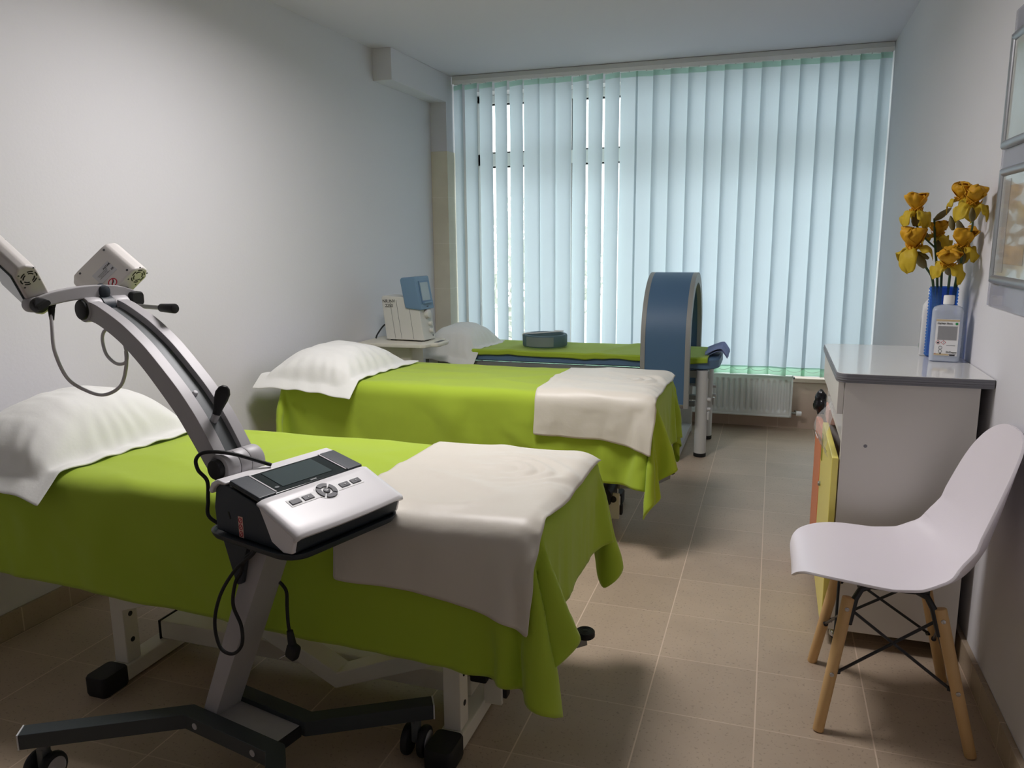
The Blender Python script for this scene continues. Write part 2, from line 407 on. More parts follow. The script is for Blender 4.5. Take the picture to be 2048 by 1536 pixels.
# window: PVC frame, mullions, transom, glass, handle
wy = YB + 0.20
fr = B()
def fbar(x0, x1, z0, z1, d=0.07): fr.box(((x0 + x1) / 2, wy, (z0 + z1) / 2), (x1 - x0, d, z1 - z0), 0.006)
fbar(WX0, WX1, WZ0, WZ0 + 0.06); fbar(WX0, WX1, WZ1 - 0.06, WZ1)
xs = [WX0, -1.52, -0.80, -0.08, WX1]
for i, x in enumerate(xs):
    w_ = 0.06; a = x if i == 0 else (x - w_ if i == len(xs) - 1 else x - w_ / 2)
    fbar(a, a + w_, WZ0, WZ1)
fbar(WX0, WX1, 1.895, 1.99)
win = struct(fr.build('window_1', M['pvc']))
for i in range(4):
    for (z0, z1) in ((WZ0 + 0.06, 1.895), (1.99, WZ1 - 0.06)):
        x0 = xs[i] + (0.06 if i == 0 else 0.03); x1 = xs[i + 1] - (0.06 if i == 3 else 0.03)
        B().box(((x0 + x1) / 2, wy, (z0 + z1) / 2), (x1 - x0, 0.008, z1 - z0)).build('window_pane', M['glass'], win)
        g = B()
        for (a, b_, c, d) in ((x0, x1, z0, z0 + 0.012), (x0, x1, z1 - 0.012, z1), (x0, x0 + 0.008, z0, z1), (x1 - 0.008, x1, z0, z1)):
            g.box(((a + b_) / 2, wy, (c + d) / 2), (b_ - a, 0.02, d - c))
        g.build('window_gasket', M['gasket'], win)
hb = B().box((-2.20, wy - 0.045, 0.80), (0.03, 0.02, 0.07), 0.006).box((-2.20, wy - 0.075, 0.775), (0.022, 0.02, 0.13), 0.008).cyl((-2.20, wy - 0.04, 0.82), (-2.20, wy - 0.08, 0.82), 0.01)
hb.build('window_handle', M['pvc'], win)

# outside
struct(B().box((-0.9, 6.55, 2.72), (5.0, 1.10, 0.16), 0.01).build('shade_slab', M['wall']))    # unseen slab added outside above the window to darken the upper slats
og = struct(B().box((-1, 11, -0.15), (16, 10, 0.1)).build('ground', M['asphalt']))
def shrub(x, y, s, label):
    t = thing('garden_shrub', label, 'shrub', (x, y, -0.1), 0, 'shrubs outside the window')
    rnd = random.Random(int(s * 1000 + x * 10))
    b = B()
    for k in range(900):
        d = Vector((rnd.gauss(0, 1), rnd.gauss(0, 1), rnd.gauss(0, 1))).normalized() * (rnd.random() ** 0.4)
        c = Vector((d.x * 0.7 * s, d.y * 0.6 * s, s * 1.0 + d.z * 0.9 * s)); r = 0.06 + 0.05 * rnd.random()
        u = Vector((rnd.gauss(0, 1), rnd.gauss(0, 1), rnd.gauss(0, 1))).normalized(); v = u.orthogonal().normalized()
        b.bm.faces.new([b.bm.verts.new(c + p) for p in (u * r, v * r * .45, -u * r, -v * r * .45)])
    lf = b.build('foliage', M['shrub'], t, smooth=False); lf['kind'] = 'stuff'
    B().cyl((0, 0, 0), (0, 0, s), 0.05, 0.02).build('stem', M['spathe'], t)
shrub(-2.7, 9.2, 1.15, 'leafy shrub outside, seen through the left blind gaps')
shrub(-0.4, 10.4, 0.85, 'lower leafy shrub outside, right of the taller one, behind the blind')

# ------------------------------------------------------------------ vertical blind
YBL = 5.52
vb = thing('vertical_blind', 'mint green vertical blind with long fabric slats over the window', 'blind', (-0.80, YBL, 0.42))
def ax_(b): return b.xf(Matrix.Translation((0.80, -YBL, -0.42)))
rl = B().box(((-2.285 + 0.63) / 2, YBL, 2.483), (2.915, 0.045, 0.03), 0.003)
hr_ = ax_(rl).build('head_rail', M['rail'], vb)
for q in (-0.018, 0.018): ax_(B().box(((-2.285 + 0.63) / 2, YBL + q, 2.456), (2.915, 0.004, 0.026))).build('backlit_rail_lip', M['white'], hr_)  # rail lips, whitened to imitate daylight through the gap above the slats
rs = random.Random(3)
tilt = {0: 34, 1: 24, 2: 22, 3: 27, 4: 24, 5: 10, 6: 8, 7: 12, 8: 27, 9: 26, 10: 27, 11: 13, 12: 14, 13: 12, 14: 11, 15: 10, 16: 9, 17: 9, 18: 8, 19: 8, 20: 7, 21: 9, 22: 12, 23: 8, 24: 6, 25: 4}
for i in range(26):
    cx = -2.2635 + 0.1155 * i - (0.0 if i else -0.02)
    th = R(-tilt[i] if i < 12 else 12 + rs.uniform(-2, 2)); hw = 0.070
    if i in (0,): hw = 0.05
    if i < 12: hw = min(hw, 0.063)
    if cx + hw * math.cos(th) > 0.627: hw = (0.627 - cx) / math.cos(th)
    tw = rs.uniform(-5, 5); curl = rs.uniform(-0.004, 0.006)
    def slat(u, v, z0=0.455, z1=2.44, cx=cx, th=th, tw=tw, hw=hw, i=i, curl=curl):
        z = z0 + (z1 - z0) * v; q = (2 * u - 1)
        hwl = (0.063 if i < 12 else 0.070) if q < 0 else hw
        a = th + R(tw) * (1 - v) ** 2
        if i == 20: a = th + R(-34) * max(0, 1 - v * 2.2) ** 2
        if i == 21: a = th + R(-22) * max(0, 1 - v * 2.2) ** 2
        off = curl * (1 - q * q) + 0.003 * N3(v * 3, i * 7.3)
        x = cx + q * hwl * math.cos(a) - off * math.sin(a); y = YBL + q * hwl * math.sin(a) + off * math.cos(a)
        return (min(x, 0.632), y, z)
    so = ax_(B().grid(lambda u, v: slat(u, v), 7, 40)).build('slat', M['slat'], vb)
    def hm(u, v): 
        p = slat(u, v * 0.0235); return (p[0], p[1] - 0.0015, p[2] - 0.03 + 0.0 )
    hemo = ax_(B().grid(lambda u, v: (slat(u, 0)[0], slat(u, 0)[1] - 0.002, 0.408 + 0.057 * v), 7, 3).grid(lambda u, v: (slat(u, 0)[0], slat(u, 0)[1] + 0.002, 0.408 + 0.057 * v), 7, 3)).build('slat_weight', M['hem'], so)
    ax_(B().grid(lambda u, v: (slat(u, 1)[0], slat(u, 1)[1] - 0.002, 2.405 + 0.035 * v), 7, 3)).build('slat_top_hem', M['hem'], so)
    hk = B().box((cx, YBL, 2.452), (0.008, 0.012, 0.03), 0.002)
    ax_(hk).build('slat_hook', M['rail'], so)
    if 0 < i < 25:
        ch = B().tube([(cx - 0.05, YBL - 0.012, 0.452), (cx - 0.02, YBL - 0.014, 0.436), (cx + 0.02, YBL - 0.014, 0.436), (cx + 0.055, YBL - 0.012, 0.452)], 0.0012, 6)
        ax_(ch).build('chain', M['rail'], so)

# ------------------------------------------------------------------ radiator
rd = thing('radiator', 'white ribbed panel radiator hanging under the window blinds', 'radiator', (-0.45, 5.62, 0.10))
def lr(b): return b.xf(Matrix.Translation((0.45, -5.62, -0.10)))
RX0, RX1, RZ0, RZ1 = -1.05, 0.165, 0.10, 0.395
def radf(u, v):
    x = RX0 + 0.012 + (RX1 - RX0 - 0.024) * u; z = RZ0 + 0.012 + (RZ1 - RZ0 - 0.024) * v
    ph = ((x - RX1 + 0.045) / 0.0385) % 1.0
    rib = min(1, max(0, (0.5 - abs(ph - 0.5)) * 6 - 0.9))
    ve = min(1, max(0, (min(v, 1 - v) - 0.09) * 22))
    return (x, 5.585 + 0.012 * (1 - rib) * ve, z)
pn = B().grid(radf, 240, 26).box(((RX0 + RX1) / 2, 5.592, RZ0 + 0.007), (RX1 - RX0, 0.02, 0.014), 0.004).box(((RX0 + RX1) / 2, 5.592, RZ1 - 0.007), (RX1 - RX0, 0.02, 0.014), 0.004)
pn.box((RX0 + 0.007, 5.592, (RZ0 + RZ1) / 2), (0.014, 0.02, RZ1 - RZ0), 0.004).box((RX1 - 0.007, 5.592, (RZ0 + RZ1) / 2), (0.014, 0.02, RZ1 - RZ0), 0.004)
pn.box(((RX0 + RX1) / 2, 5.64, (RZ0 + RZ1) / 2), (RX1 - RX0 - 0.01, 0.07, RZ1 - RZ0 - 0.02), 0.004)
lr(pn).build('panel', M['rad'], rd)
gr_ = B()
for k in range(40): gr_.box((RX0 + 0.03 + k * 0.0295, 5.64, RZ1 - 0.004), (0.016, 0.06, 0.006), 0.001)
lr(gr_).build('top_grille', M['white'], rd)
lr(B().cyl((RX1, 5.63, 0.125), (RX1 + 0.035, 5.63, 0.125), 0.008).cyl((RX1 + 0.03, 5.63, 0.125), (RX1 + 0.03, 5.705, 0.125), 0.007)).build('valve', M['steel'], rd)
lr(B().cyl((RX1 + 0.032, 5.625, 0.125), (RX1 + 0.068, 5.625, 0.125), 0.018, 0.016, bev=0.004)).build('valve_knob', M['white'], rd)
lr(B().box((RX1 + 0.006, 5.65, 0.37), (0.012, 0.03, 0.014), 0.002)).build('air_vent_plug', M['graphite'], rd)
for q in (-0.8, -0.05): lr(B().box((q, 5.6905, 0.25), (0.03, 0.03, 0.25))).build('wall_bracket', M['rad'], rd)

# ------------------------------------------------------------------ treatment tables
def treatment_table(x, y, label, pedal, lettered):
    t = thing('treatment_table', label, 'treatment table', (x, y, 0), 0, 'treatment tables under lime sheets')
    B().box((0, 0, 0.635), (1.80, 0.66, 0.07), 0.03, 4).build('mattress', M['bedwhite'], t)
    f = B().box((0, -0.27, 0.575), (1.70, 0.04, 0.05), 0.004).box((0, 0.27, 0.575), (1.70, 0.04, 0.05), 0.004)
    for q in (-0.83, 0, 0.83): f.box((q, 0, 0.575), (0.04, 0.50, 0.05), 0.004)
    f.build('top_frame', M['bedwhite'], t)
    for rx in (-0.470, 0.635):
        r = B().box((rx, 0, 0.03), (0.066, 0.60, 0.05), 0.006).build('base_rail', M['bedwhite'], t)
        for sy in (-1, 1):
            B().loft([(0, 0.036, 0.046, 0.014), (0.010, 0.039, 0.049, 0.015), (0.056, 0.039, 0.049, 0.015), (0.062, 0.036, 0.046, 0.014)]).xf(Matrix.Translation((rx, sy * 0.285, 0))).build('end_cap', M['black'], r)
        p = B().box((rx, -0.20, 0.305), (0.050, 0.056, 0.50), 0.005).build('post', M['bedwhite'], t)
        for z in (0.125, 0.21): B().cyl((rx + 0.0245, -0.20, z), (rx + 0.0262, -0.20, z), 0.008).build('plug', M['black'], p)
        B().box((rx, 0.20, 0.305), (0.050, 0.056, 0.50), 0.005).build('post', M['bedwhite'], t)
    c = B().box((0.083, -0.01, 0.087), (1.09, 0.12, 0.062), 0.006).build('centre_beam', M['bedwhite'], t)
    B().box((-0.465, -0.01, 0.087), (0.006, 0.124, 0.066), 0.002).build('beam_cap', M['black'], c)
    # lifting arms
    def bar(pts, y0, y1, w, m, name):
        o = []; u = []
        for i, p in enumerate(pts):
            d = Vector(pts[min(i + 1, len(pts) - 1)]) - Vector(pts[max(i - 1, 0)]); d.normalize(); n = Vector((-d.y, d.x))
            o.append(Vector(p) + n * w / 2); u.append(Vector(p) - n * w / 2)
        return B().prism([tuple(q) for q in o + u[::-1]], y0, y1, 'y', 0.004).build(name, m, t)
    arm = bar([(-0.470, 0.275), (-0.20, 0.36), (0.15, 0.50)], -0.235, -0.165, 0.095, M['bedwhite'], 'lifting_arm')
    if lettered:
        text('F/SIOTE', 0.040, (-0.330, -0.2362, 0.300), (0.96, 0, 0.28), (-0.28, 0, 0.96), M['ink'], arm)
    bar([(-0.12, 0.27), (0.245, 0.087), (0.56, 0.215)], -0.16, -0.09, 0.05, M['bedwhite'], 'lifting_lever')
    bar([(0.62, 0.24), (0.30, 0.36), (0.0, 0.52)], 0.10, 0.17, 0.06, M['bedwhite'], 'lifting_arm')
    B().cyl((0.40, -0.09, 0.20), (0.40, 0.10, 0.20), 0.012).build('pivot_rod', M['black'], t)
    # adjusting mechanism at the foot end
    B().cyl((0.655, -0.10, 0.165), (0.655, 0.10, 0.165), 0.032, n=20).box((0.655, 0.0, 0.14), (0.05, 0.18, 0.05), 0.006).build('motor_housing', M['black'], t)
    pl = B().box((0.690, -0.06, 0.105), (0.056, 0.016, 0.125), 0.005).build('bracket_plate', M['bedwhite'], t)
    B().cyl((0.690, -0.076, 0.14), (0.690, -0.068, 0.14), 0.016, bev=0.003).box((0.724, -0.045, 0.085), (0.012, 0.03, 0.045), 0.003).build('bolt', M['black'], pl)
    (sx, sy, sz), (mx_, my_, mz_), (ex, ey, ez) = pedal
    pb = B()
    for a, b in (((sx, sy, sz), (mx_, my_, mz_)), ((mx_, my_, mz_), (ex, ey, ez))):
        A = Vector(a); Bv = Vector(b); d = Bv - A; q = Vector((1, 0, 0)).rotation_difference(d.normalized()).to_matrix()
        pb.box((A + Bv) / 2, (d.length + 0.008, 0.014, 0.03), 0.003, rot=q)
    pb.box((sx - 0.05, sy, sz), (0.10, 0.03, 0.03), 0.004)
    po_ = pb.build('pedal_arm', M['steel'], t)
    dk = B().lathe([(0, 0), (0.026, 0), (0.029, 0.003), (0.029, 0.017), (0.026, 0.020), (0.022, 0.019), (0.020, 0.020), (0.016, 0.019), (0.014, 0.020), (0.010, 0.019), (0.008, 0.020), (0, 0.020)], 32).xf(Matrix.Translation((ex, ey, ez + 0.012)))
    dk.build('pedal_pad', M['black'], po_)
    return t
BX1, BY1 = -1.38, 1.93
BX2, BY2 = -1.345, 3.49
treatment_table(BX1, BY1, 'cream steel treatment table nearest the camera, under the first lime sheet', ((0.75, 0.07, 0.135), (0.80, 0.10, 0.135), (0.900, 0.170, 0.150)), True)
treatment_table(BX2, BY2, 'cream steel treatment table in the middle, half hidden behind the near one', ((0.70, 0.07, 0.165), (0.82, 0.10, 0.165), (0.895, 0.34, 0.150)), False)

# ------------------------------------------------------------------ draped cloth (simulated once, then frozen)
def drape(jobs, frames):
    """jobs: list of (name, mesh builder fn -> bmesh, collider box (centre, dims, bevel) or mesh, params)"""
    obs = []
    for name, bm, cols, prm in jobs:
        me = bpy.data.meshes.new(name); bm.to_mesh(me); bm.free()
        o = bpy.data.objects.new(name, me); COL.objects.link(o)
        coll = bpy.data.collections.new('sim_' + name); SC.collection.children.link(coll)
        cobs = []
        for cme in cols:
            c = bpy.data.objects.new('collider', cme); coll.objects.link(c)
            c.modifiers.new('c', 'COLLISION'); c.collision.thickness_outer = prm.get('outer', 0.004); c.collision.cloth_friction = prm.get('fric', 18); c.collision.thickness_inner = 0.05; c.collision.use_culling = False
            cobs.append(c)
        md = o.modifiers.new('cloth', 'CLOTH'); s = md.settings
        s.quality = prm.get('q', 7); s.mass = prm.get('mass', 0.25); s.tension_stiffness = prm.get('ten', 25); s.compression_stiffness = prm.get('ten', 25); s.shear_stiffness = prm.get('shear', 8)
        s.bending_stiffness = prm.get('bend', 0.6); s.air_damping = 2.0; s.tension_damping = 8; s.compression_damping = 8; s.shear_damping = 8; s.bending_damping = 1.0
        cs = md.collision_settings; cs.distance_min = 0.004; cs.collision_quality = 3; cs.collection = coll; cs.use_self_collision = prm.get('self', False); cs.self_distance_min = 0.006
        md.point_cache.frame_start = 1; md.point_cache.frame_end = frames
        obs.append((o, coll, cobs))
    SC.frame_start = 1; SC.frame_end = frames
    for f in range(1, frames + 1): SC.frame_set(f)
    res = []
    for o, coll, cobs in obs:
        res.append(frozen(o))
    for o, coll, cobs in obs:
        for c in cobs: bpy.data.objects.remove(c)
        bpy.data.objects.remove(o); bpy.data.collections.remove(coll)
    SC.frame_set(1)
    return res
def boxmesh(c, d, bev):
    b = B().box(c, d, bev, 4); bmesh.ops.triangulate(b.bm, faces=list(b.bm.faces)) ; me = bpy.data.meshes.new('col'); b.bm.to_mesh(me); b.bm.free(); return me
def sheetmesh(fn, x0, x1, y0, y1, st, amp=0.004, seed=0):
    nx = int((x1 - x0) / st) + 1; ny = int((y1 - y0) / st) + 1
    bm = bmesh.new()
    g = [[bm.verts.new(fn(x0 + (x1 - x0) * i / (nx - 1), y0 + (y1 - y0) * j / (ny - 1))) for j in range(ny)] for i in range(nx)]
    for i in range(nx - 1):
        for j in range(ny - 1): bm.faces.new((g[i][j], g[i + 1][j], g[i + 1][j + 1], g[i][j + 1]))
    return bm
def sheetjob(name, bx, by, left, right, near, far, seed, shear):
    def fn(x, y):
        yy = y - shear * (x - bx) * (1 if y < by else 0.4)
        zz = 0.684 + 0.006 * N3(x, y, seed, 6)
        if x < XL + 0.03: zz += (XL + 0.03 - x); x = XL + 0.03
        return (x, yy, zz)
    bm = sheetmesh(fn, bx - 0.90 - left, bx + 0.90 + right, by - 0.33 - near, by + 0.33 + far, 0.022)
    return (name, bm, [boxmesh((bx, by, 0.50), (1.80, 0.66, 0.34), 0.04), boxmesh((XL - 0.05, by, 0.5), (0.1, 2, 1.2), 0.0)], dict(bend=0.25, ten=15, shear=4, mass=0.2, self=False))
ms1, ms2 = drape([sheetjob('lime_sheet', BX1, BY1, 0.10, 0.245, 0.33, 0.33, 1.3, 0.035), sheetjob('lime_sheet', BX2, BY2, 0.30, 0.30, 0.335, 0.33, 5.1, 0.03)], 70)

def cloth_object(name, me, m, label, cat, group=None, thick=0.002, sub=1, rim=None):
    c = sum((v.co for v in me.vertices), Vector()) / len(me.vertices); c.z = 0
    me.transform(Matrix.Translation(-c)); me.materials.clear(); me.materials.append(m)
    for p in me.polygons: p.use_smooth = True
    o = bpy.data.objects.new(name, me); COL.objects.link(o); o.location = c
    if sub:
        s = o.modifiers.new('smooth', 'SUBSURF'); s.levels = sub; s.render_levels = sub
    so = o.modifiers.new('thickness', 'SOLIDIFY'); so.thickness = thick; so.offset = 1
    return tag(o, label, cat, group)
def towel_job(name, me, bx, by, x0, x1, near, far, seed):
    def fn(x, y):
        r = math.hypot(x - (bx + 0.62), (y - by) * 1.3)
        if y < by: y -= 0.055 * max(0, (x - x0) / (x1 - x0)) ** 4 * ((by - y) / (0.33 + near)) + 0.010 * N3(x, seed, 3, 7) * ((by - y) / (0.33 + near))
        return (x + 0.012 * N3(y, seed, 0, 5), y, 0.692 + 0.004 * math.sin(r * 70) * math.exp(-r * 3.2) + 0.004 * N3(x, y, seed, 8))
    bm = sheetmesh(fn, x0, x1, by - 0.33 - near, by + 0.33 + far, 0.016)
    return (name, bm, [me.copy()], dict(bend=0.15, ten=12, shear=3, mass=0.2, outer=0.003, fric=25))
tw1, tw2 = drape([towel_job('cream_cloth', ms1, BX1, BY1, -1.0, BX1 + 0.905, 0.165, 0.02, 2.2), towel_job('cream_cloth', ms2, BX2, BY2, -0.955, BX2 + 0.91, 0.165, 0.02, 8.4)], 45)
def crumple(me, by, seed, rings=None, amp=1.0, fold=1.0):
    me.calc_loop_triangles(); nrm = [v.normal.copy() for v in me.vertices]
    for v in me.vertices:
        x, y, z = v.co; n = nrm[v.index]
        if n.z < 0: n = -n if abs(n.z) > 0.5 else n
        top = max(0.0, abs(n.z) - 0.35) / 0.65
        d = 0.0
        rid = 1 - abs(N3(x * 1.2, y * 2.6, seed, 2.3)) * 2.2
        d += amp * 0.0035 * max(0, rid) ** 3 * top + amp * 0.003 * N3(x, y, seed + 4, 3.0) * top
        if rings:
            x2 = x + 0.05 * N3(x, y, seed + 20, 5.0); y2 = y + 0.05 * N3(x, y, seed + 30, 5.0)
            r = math.hypot((x2 - rings[0]) * 0.8, (y2 - rings[1]) * 1.5); m_ = math.exp(-((r - 0.12) / 0.11) ** 2) * max(0, 0.35 + 0.9 * math.cos(math.atan2(y2 - rings[1], x2 - rings[0]) - 0.2))
            d += 0.010 * m_ * math.sin(r * 105 + 3.0 * N3(x, y, seed, 6)) * (0.5 + 0.5 * N3(x, y, seed + 8, 9) + 0.3) * top
        hang = max(0.0, 0.655 - z)
        if hang > 0:
            w_ = min(1, hang / 0.10) * (1 - top)
            d += fold * w_ * (0.010 * N3(x * 1.0 + z * 0.5, seed, 2, 5.0) + 0.007 * N3(x - z * 0.3, y, seed + 2, 11.0))
            d += fold * 0.006 * w_ * max(0, 1 - abs(N3(x * 2 + z * 2.2, seed + 5, z, 1.6)) * 3) ** 2
        v.co += n * (d if hang <= 0 else abs(d) * (1 if d > 0 else 0.3))
    me.update()
crumple(ms1, BY1, 2.0, None, 2.0, 1.4); crumple(ms2, BY2, 6.0, None, 2.0, 1.4)
crumple(tw1, BY1, 3.0, (-0.72, 2.00), 2.4, 1.6); crumple(tw2, BY2, 9.0, (-0.66, 3.52), 2.2, 1.6)
for tw in (tw1, tw2):
    for v in tw.vertices: v.co += v.normal * (0.006 if v.normal.z > -0.3 else -0.006)
cloth_object('bed_sheet', ms1, M['green'], 'lime green sheet draped over the treatment table nearest the camera', 'bed sheet', 'lime sheets on the tables')
cloth_object('bed_sheet', ms2, M['green'], 'lime green sheet draped over the middle treatment table', 'bed sheet', 'lime sheets on the tables')
cloth_object('foot_cloth', tw1, M['cream'], 'cream satin cloth over the foot of the nearest lime sheet', 'cloth', 'cream cloths at the foot ends')
cloth_object('foot_cloth', tw2, M['cream'], 'cream satin cloth over the foot of the middle lime sheet', 'cloth', 'cream cloths at the foot ends')

# ------------------------------------------------------------------ pillows
def pillow(label, x, y, z, rz, LX, LY, H, seed, edges, fl=0.05):
    # edges: bed surface limits in local x/y beyond which the flange droops
    rzm = Matrix.Rotation(rz, 3, 'Z')
    ex, ey = 1 - 2 * fl / LX, 1 - 2 * fl / LY
    def prof(t, e):
        t = abs(t) / e
        return max(0.0, 1 - t ** 2.6) ** 0.62 if t < 1 else 0.0
    def side(sg):
        def fn(a, b):
            u, v = 2 * a - 1, 2 * b - 1
            # rounder spacing near the seams
            h = prof(u, ex) * prof(v, ey)
            px, py = u * LX / 2 * (1 - 0.05 * (1 - v * v) * abs(u) ** 2), v * LY / 2 * (1 - 0.04 * (1 - u * u) * abs(v) ** 2)
            p = rzm @ Vector((px, py, 0)); wx, wy = p.x + x, p.y + y
            # surface under the pillow
            zb = 0.0
            d = max(edges[0] - wy, 0.0); zb -= 0.85 * d
            d2 = max(wx - edges[1], 0.0); zb -= 0.5 * d2
            ed = min(1, max(0, (0.13 - 0.5 * min(ex - abs(u), ey - abs(v))) / 0.13)) if h > 0 else 0.2
            ang = math.atan2(v * LY, u * LX)
            wr = (math.sin(ang * 23 + 5 * N3(u, v, seed, 1.5)) * 0.006 * ed + 0.010 * N3(u, v, seed + 3, 2.2) * h + 0.006 * N3(u * 1.0, v * 3, seed + 9, 3.1) * h)
            if sg > 0: zz = zb + 0.012 + H * h + (wr if h > 0 else 0.003 * math.sin(ang * 17 + seed))
            else: zz = zb + 0.006 + (0.0 if h > 0 else 0.003 * math.sin(ang * 17 + seed))
            return (px, py, zz)
        return fn
    nu, nv = 61, 71
    b = B().grid(side(1), nu, nv).grid(lambda a, c: side(-1)(1 - a, c), nu, nv)
    bmesh.ops.remove_doubles(b.bm, verts=list(b.bm.verts), dist=0.0005)
    # close the rim between the two skins
    bd = [e for e in b.bm.edges if len(e.link_faces) == 1]
    try: bmesh.ops.bridge_loops(b.bm, edges=bd)
    except Exception: pass
    bmesh.ops.recalc_face_normals(b.bm, faces=list(b.bm.faces))
    o = b.build('pillow', M['linen'], None, angle=80)
    o.location = (x, y, z); o.rotation_euler = (0, 0, rz)
    s = o.modifiers.new('smooth', 'SUBSURF'); s.levels = 1; s.render_levels = 1
    return tag(o, label, 'pillow', 'white pillows')
pillow('white pillow with flanged edge on the treatment table nearest the camera', -2.13, 1.88, 0.684, R(-3), 0.52, 0.70, 0.17, 1.7, (1.60, 9))
pillow('white pillow on the middle treatment table, beside the wall', -2.07, 3.42, 0.684, R(-3), 0.55, 0.68, 0.13, 4.4, (3.16, 9))

# ------------------------------------------------------------------ magnet therapy bed at the window
MBZ = 0.61
# the mattress edge sits behind the hanging hem
mb = thing('therapy_bed', 'blue vinyl therapy bed with grey frame along the window', 'bed', (-1.28, 5.02, 0))
B().loft([(0.545, 0.98, 0.245, 0.10), (0.552, 0.995, 0.256, 0.11), (0.60, 0.995, 0.256, 0.11), (MBZ, 0.985, 0.246, 0.10)]).build('mattress', M['blue'], mb)
B().box((0, -0.235, 0.515), (1.88, 0.03, 0.045), 0.004).box((0, 0.235, 0.515), (1.88, 0.03, 0.045), 0.004).box((-0.92, 0, 0.515), (0.04, 0.44, 0.045), 0.004).box((0.90, 0, 0.515), (0.04, 0.44, 0.045), 0.004).build('frame', M['framegrey'], mb)
for lx in (-0.88, 0.90):
    for ly in (-0.235, 0.225):
        l = B().cyl((lx, ly, 0.02), (lx, ly, 0.54), 0.036, n=28).build('leg', M['pipe'], mb)
        B().cyl((lx, ly, 0), (lx, ly, 0.025), 0.038, n=28, bev=0.004).build('foot_cap', M['black'], l)
        k = B()
        for z in (0.36, 0.30): k.cyl((lx + 0.034, ly, z), (lx + 0.056, ly, z), 0.011, bev=0.003)
        k.box((lx + 0.042, ly, 0.26), (0.014, 0.03, 0.05), 0.005)
        k.build('screw_knob', M['pipe'], l)
B().box((0.0, -0.10, 0.30), (1.7, 0.04, 0.03), 0.003).box((0.0, 0.12, 0.30), (1.7, 0.04, 0.03), 0.003).build('lower_rail', M['framegrey'], mb)
B().box((0.30, 0.1, 0.43), (0.9, 0.28, 0.02), 0.004).build('under_shelf', M['graphite'], mb)

# sheet on the therapy bed
def ms3(u, v):
    x = -1.93 + 1.58 * u; y = 4.765 + 0.50 * v
    z = MBZ + 0.006 + 0.003 * N3(x, y, 3, 6) + 0.010 * max(0, 1 - abs(x + 1.62) * 14) * (1 - v) + 0.008 * max(0, 1 - abs(x + 1.05 - 0.2 * v) * 16)
    z += 0.004
    if v < 0.12:
        t = (0.12 - v) / 0.12; y = 4.825 - 0.075 * min(1, t * 2) - 0.006 * max(0, N3(x, 1, 8, 7)) * t; z -= (0.034 + 0.014 * N3(x, 2, 5, 5)) * max(0, t * 2 - 1) ** 0.8
    return (x, y, z)
s3 = B().grid(ms3, 110, 60).build('bed_sheet', M['green'])
s3.modifiers.new('thickness', 'SOLIDIFY').thickness = 0.003
s3.modifiers['thickness'].offset = 1
tag(s3, 'small lime green sheet lying flat on the blue therapy bed', 'bed sheet')
pillow('white pillow behind the therapy console at the window bed head', -2.02, 4.96, MBZ + 0.002, R(-8), 0.46, 0.58, 0.145, 7.7, (4.78, -1.80))

# big ring applicator standing over the bed: half round top, straight sides
def ring_pts(r, ztop, zb, n=36):
    zc = ztop - r
    p = [(-r, zb)] + [(r * math.cos(math.pi - math.pi * i / n), zc + r * math.sin(math.pi - math.pi * i / n)) for i in range(n + 1)] + [(r, zb)]
    return p
rgx0, rgx1, rgy = -0.735, -0.445, 5.02
ro = thing('magnetic_ring', 'tall blue ring applicator with grey rims standing over the therapy bed', 'ring applicator', ((rgx0 + rgx1) / 2, rgy, 0.33))
def band(ro_, ri, x0, x1, m, name, par, zb=0.0):
    o = ring_pts(ro_, 0.79, zb); i = ring_pts(ri, 0.79 - (ro_ - ri), zb)
    b = B(); t = bmesh.new(); n = len(o)
    v = [[t.verts.new((x, p[0], p[1])) for p in q] for q in (o, i) for x in (x0, x1)]
    o0, o1, i0, i1 = v
    for k in range(n - 1):
        t.faces.new((o0[k], o0[k + 1], o1[k + 1], o1[k])); t.faces.new((i0[k], i1[k], i1[k + 1], i0[k + 1]))
        t.faces.new((o0[k], i0[k], i0[k + 1], o0[k + 1])); t.faces.new((o1[k], o1[k + 1], i1[k + 1], i1[k]))
    for k in (0, n - 1): t.faces.new((o0[k], o1[k], i1[k], i0[k]))
    bmesh.ops.recalc_face_normals(t, faces=list(t.faces))
    b.merge(t); return b.build(name, m, par, angle=30)
hw_ = (rgx1 - rgx0) / 2
band(0.400, 0.345, -hw_ + 0.027, hw_ - 0.027, M['ringblue'], 'shell', ro)
band(0.404, 0.340, -hw_, -hw_ + 0.027, M['ringgrey'], 'rim', ro)
band(0.404, 0.340, hw_ - 0.027, hw_, M['ringgrey'], 'rim', ro)
for q in (-0.372, 0.372): B().box((0, q, 0.012), (2 * hw_ - 0.01, 0.06, 0.024), 0.004).build('base_bar', M['chrome'], ro)
B().box((0, -0.372, -0.165), (0.20, 0.05, 0.33), 0.004).box((0, 0.372, -0.165), (0.20, 0.05, 0.33), 0.004).box((0, 0.0, -0.29), (0.20, 0.72, 0.05), 0.004).build('stand', M['pipe'], ro)

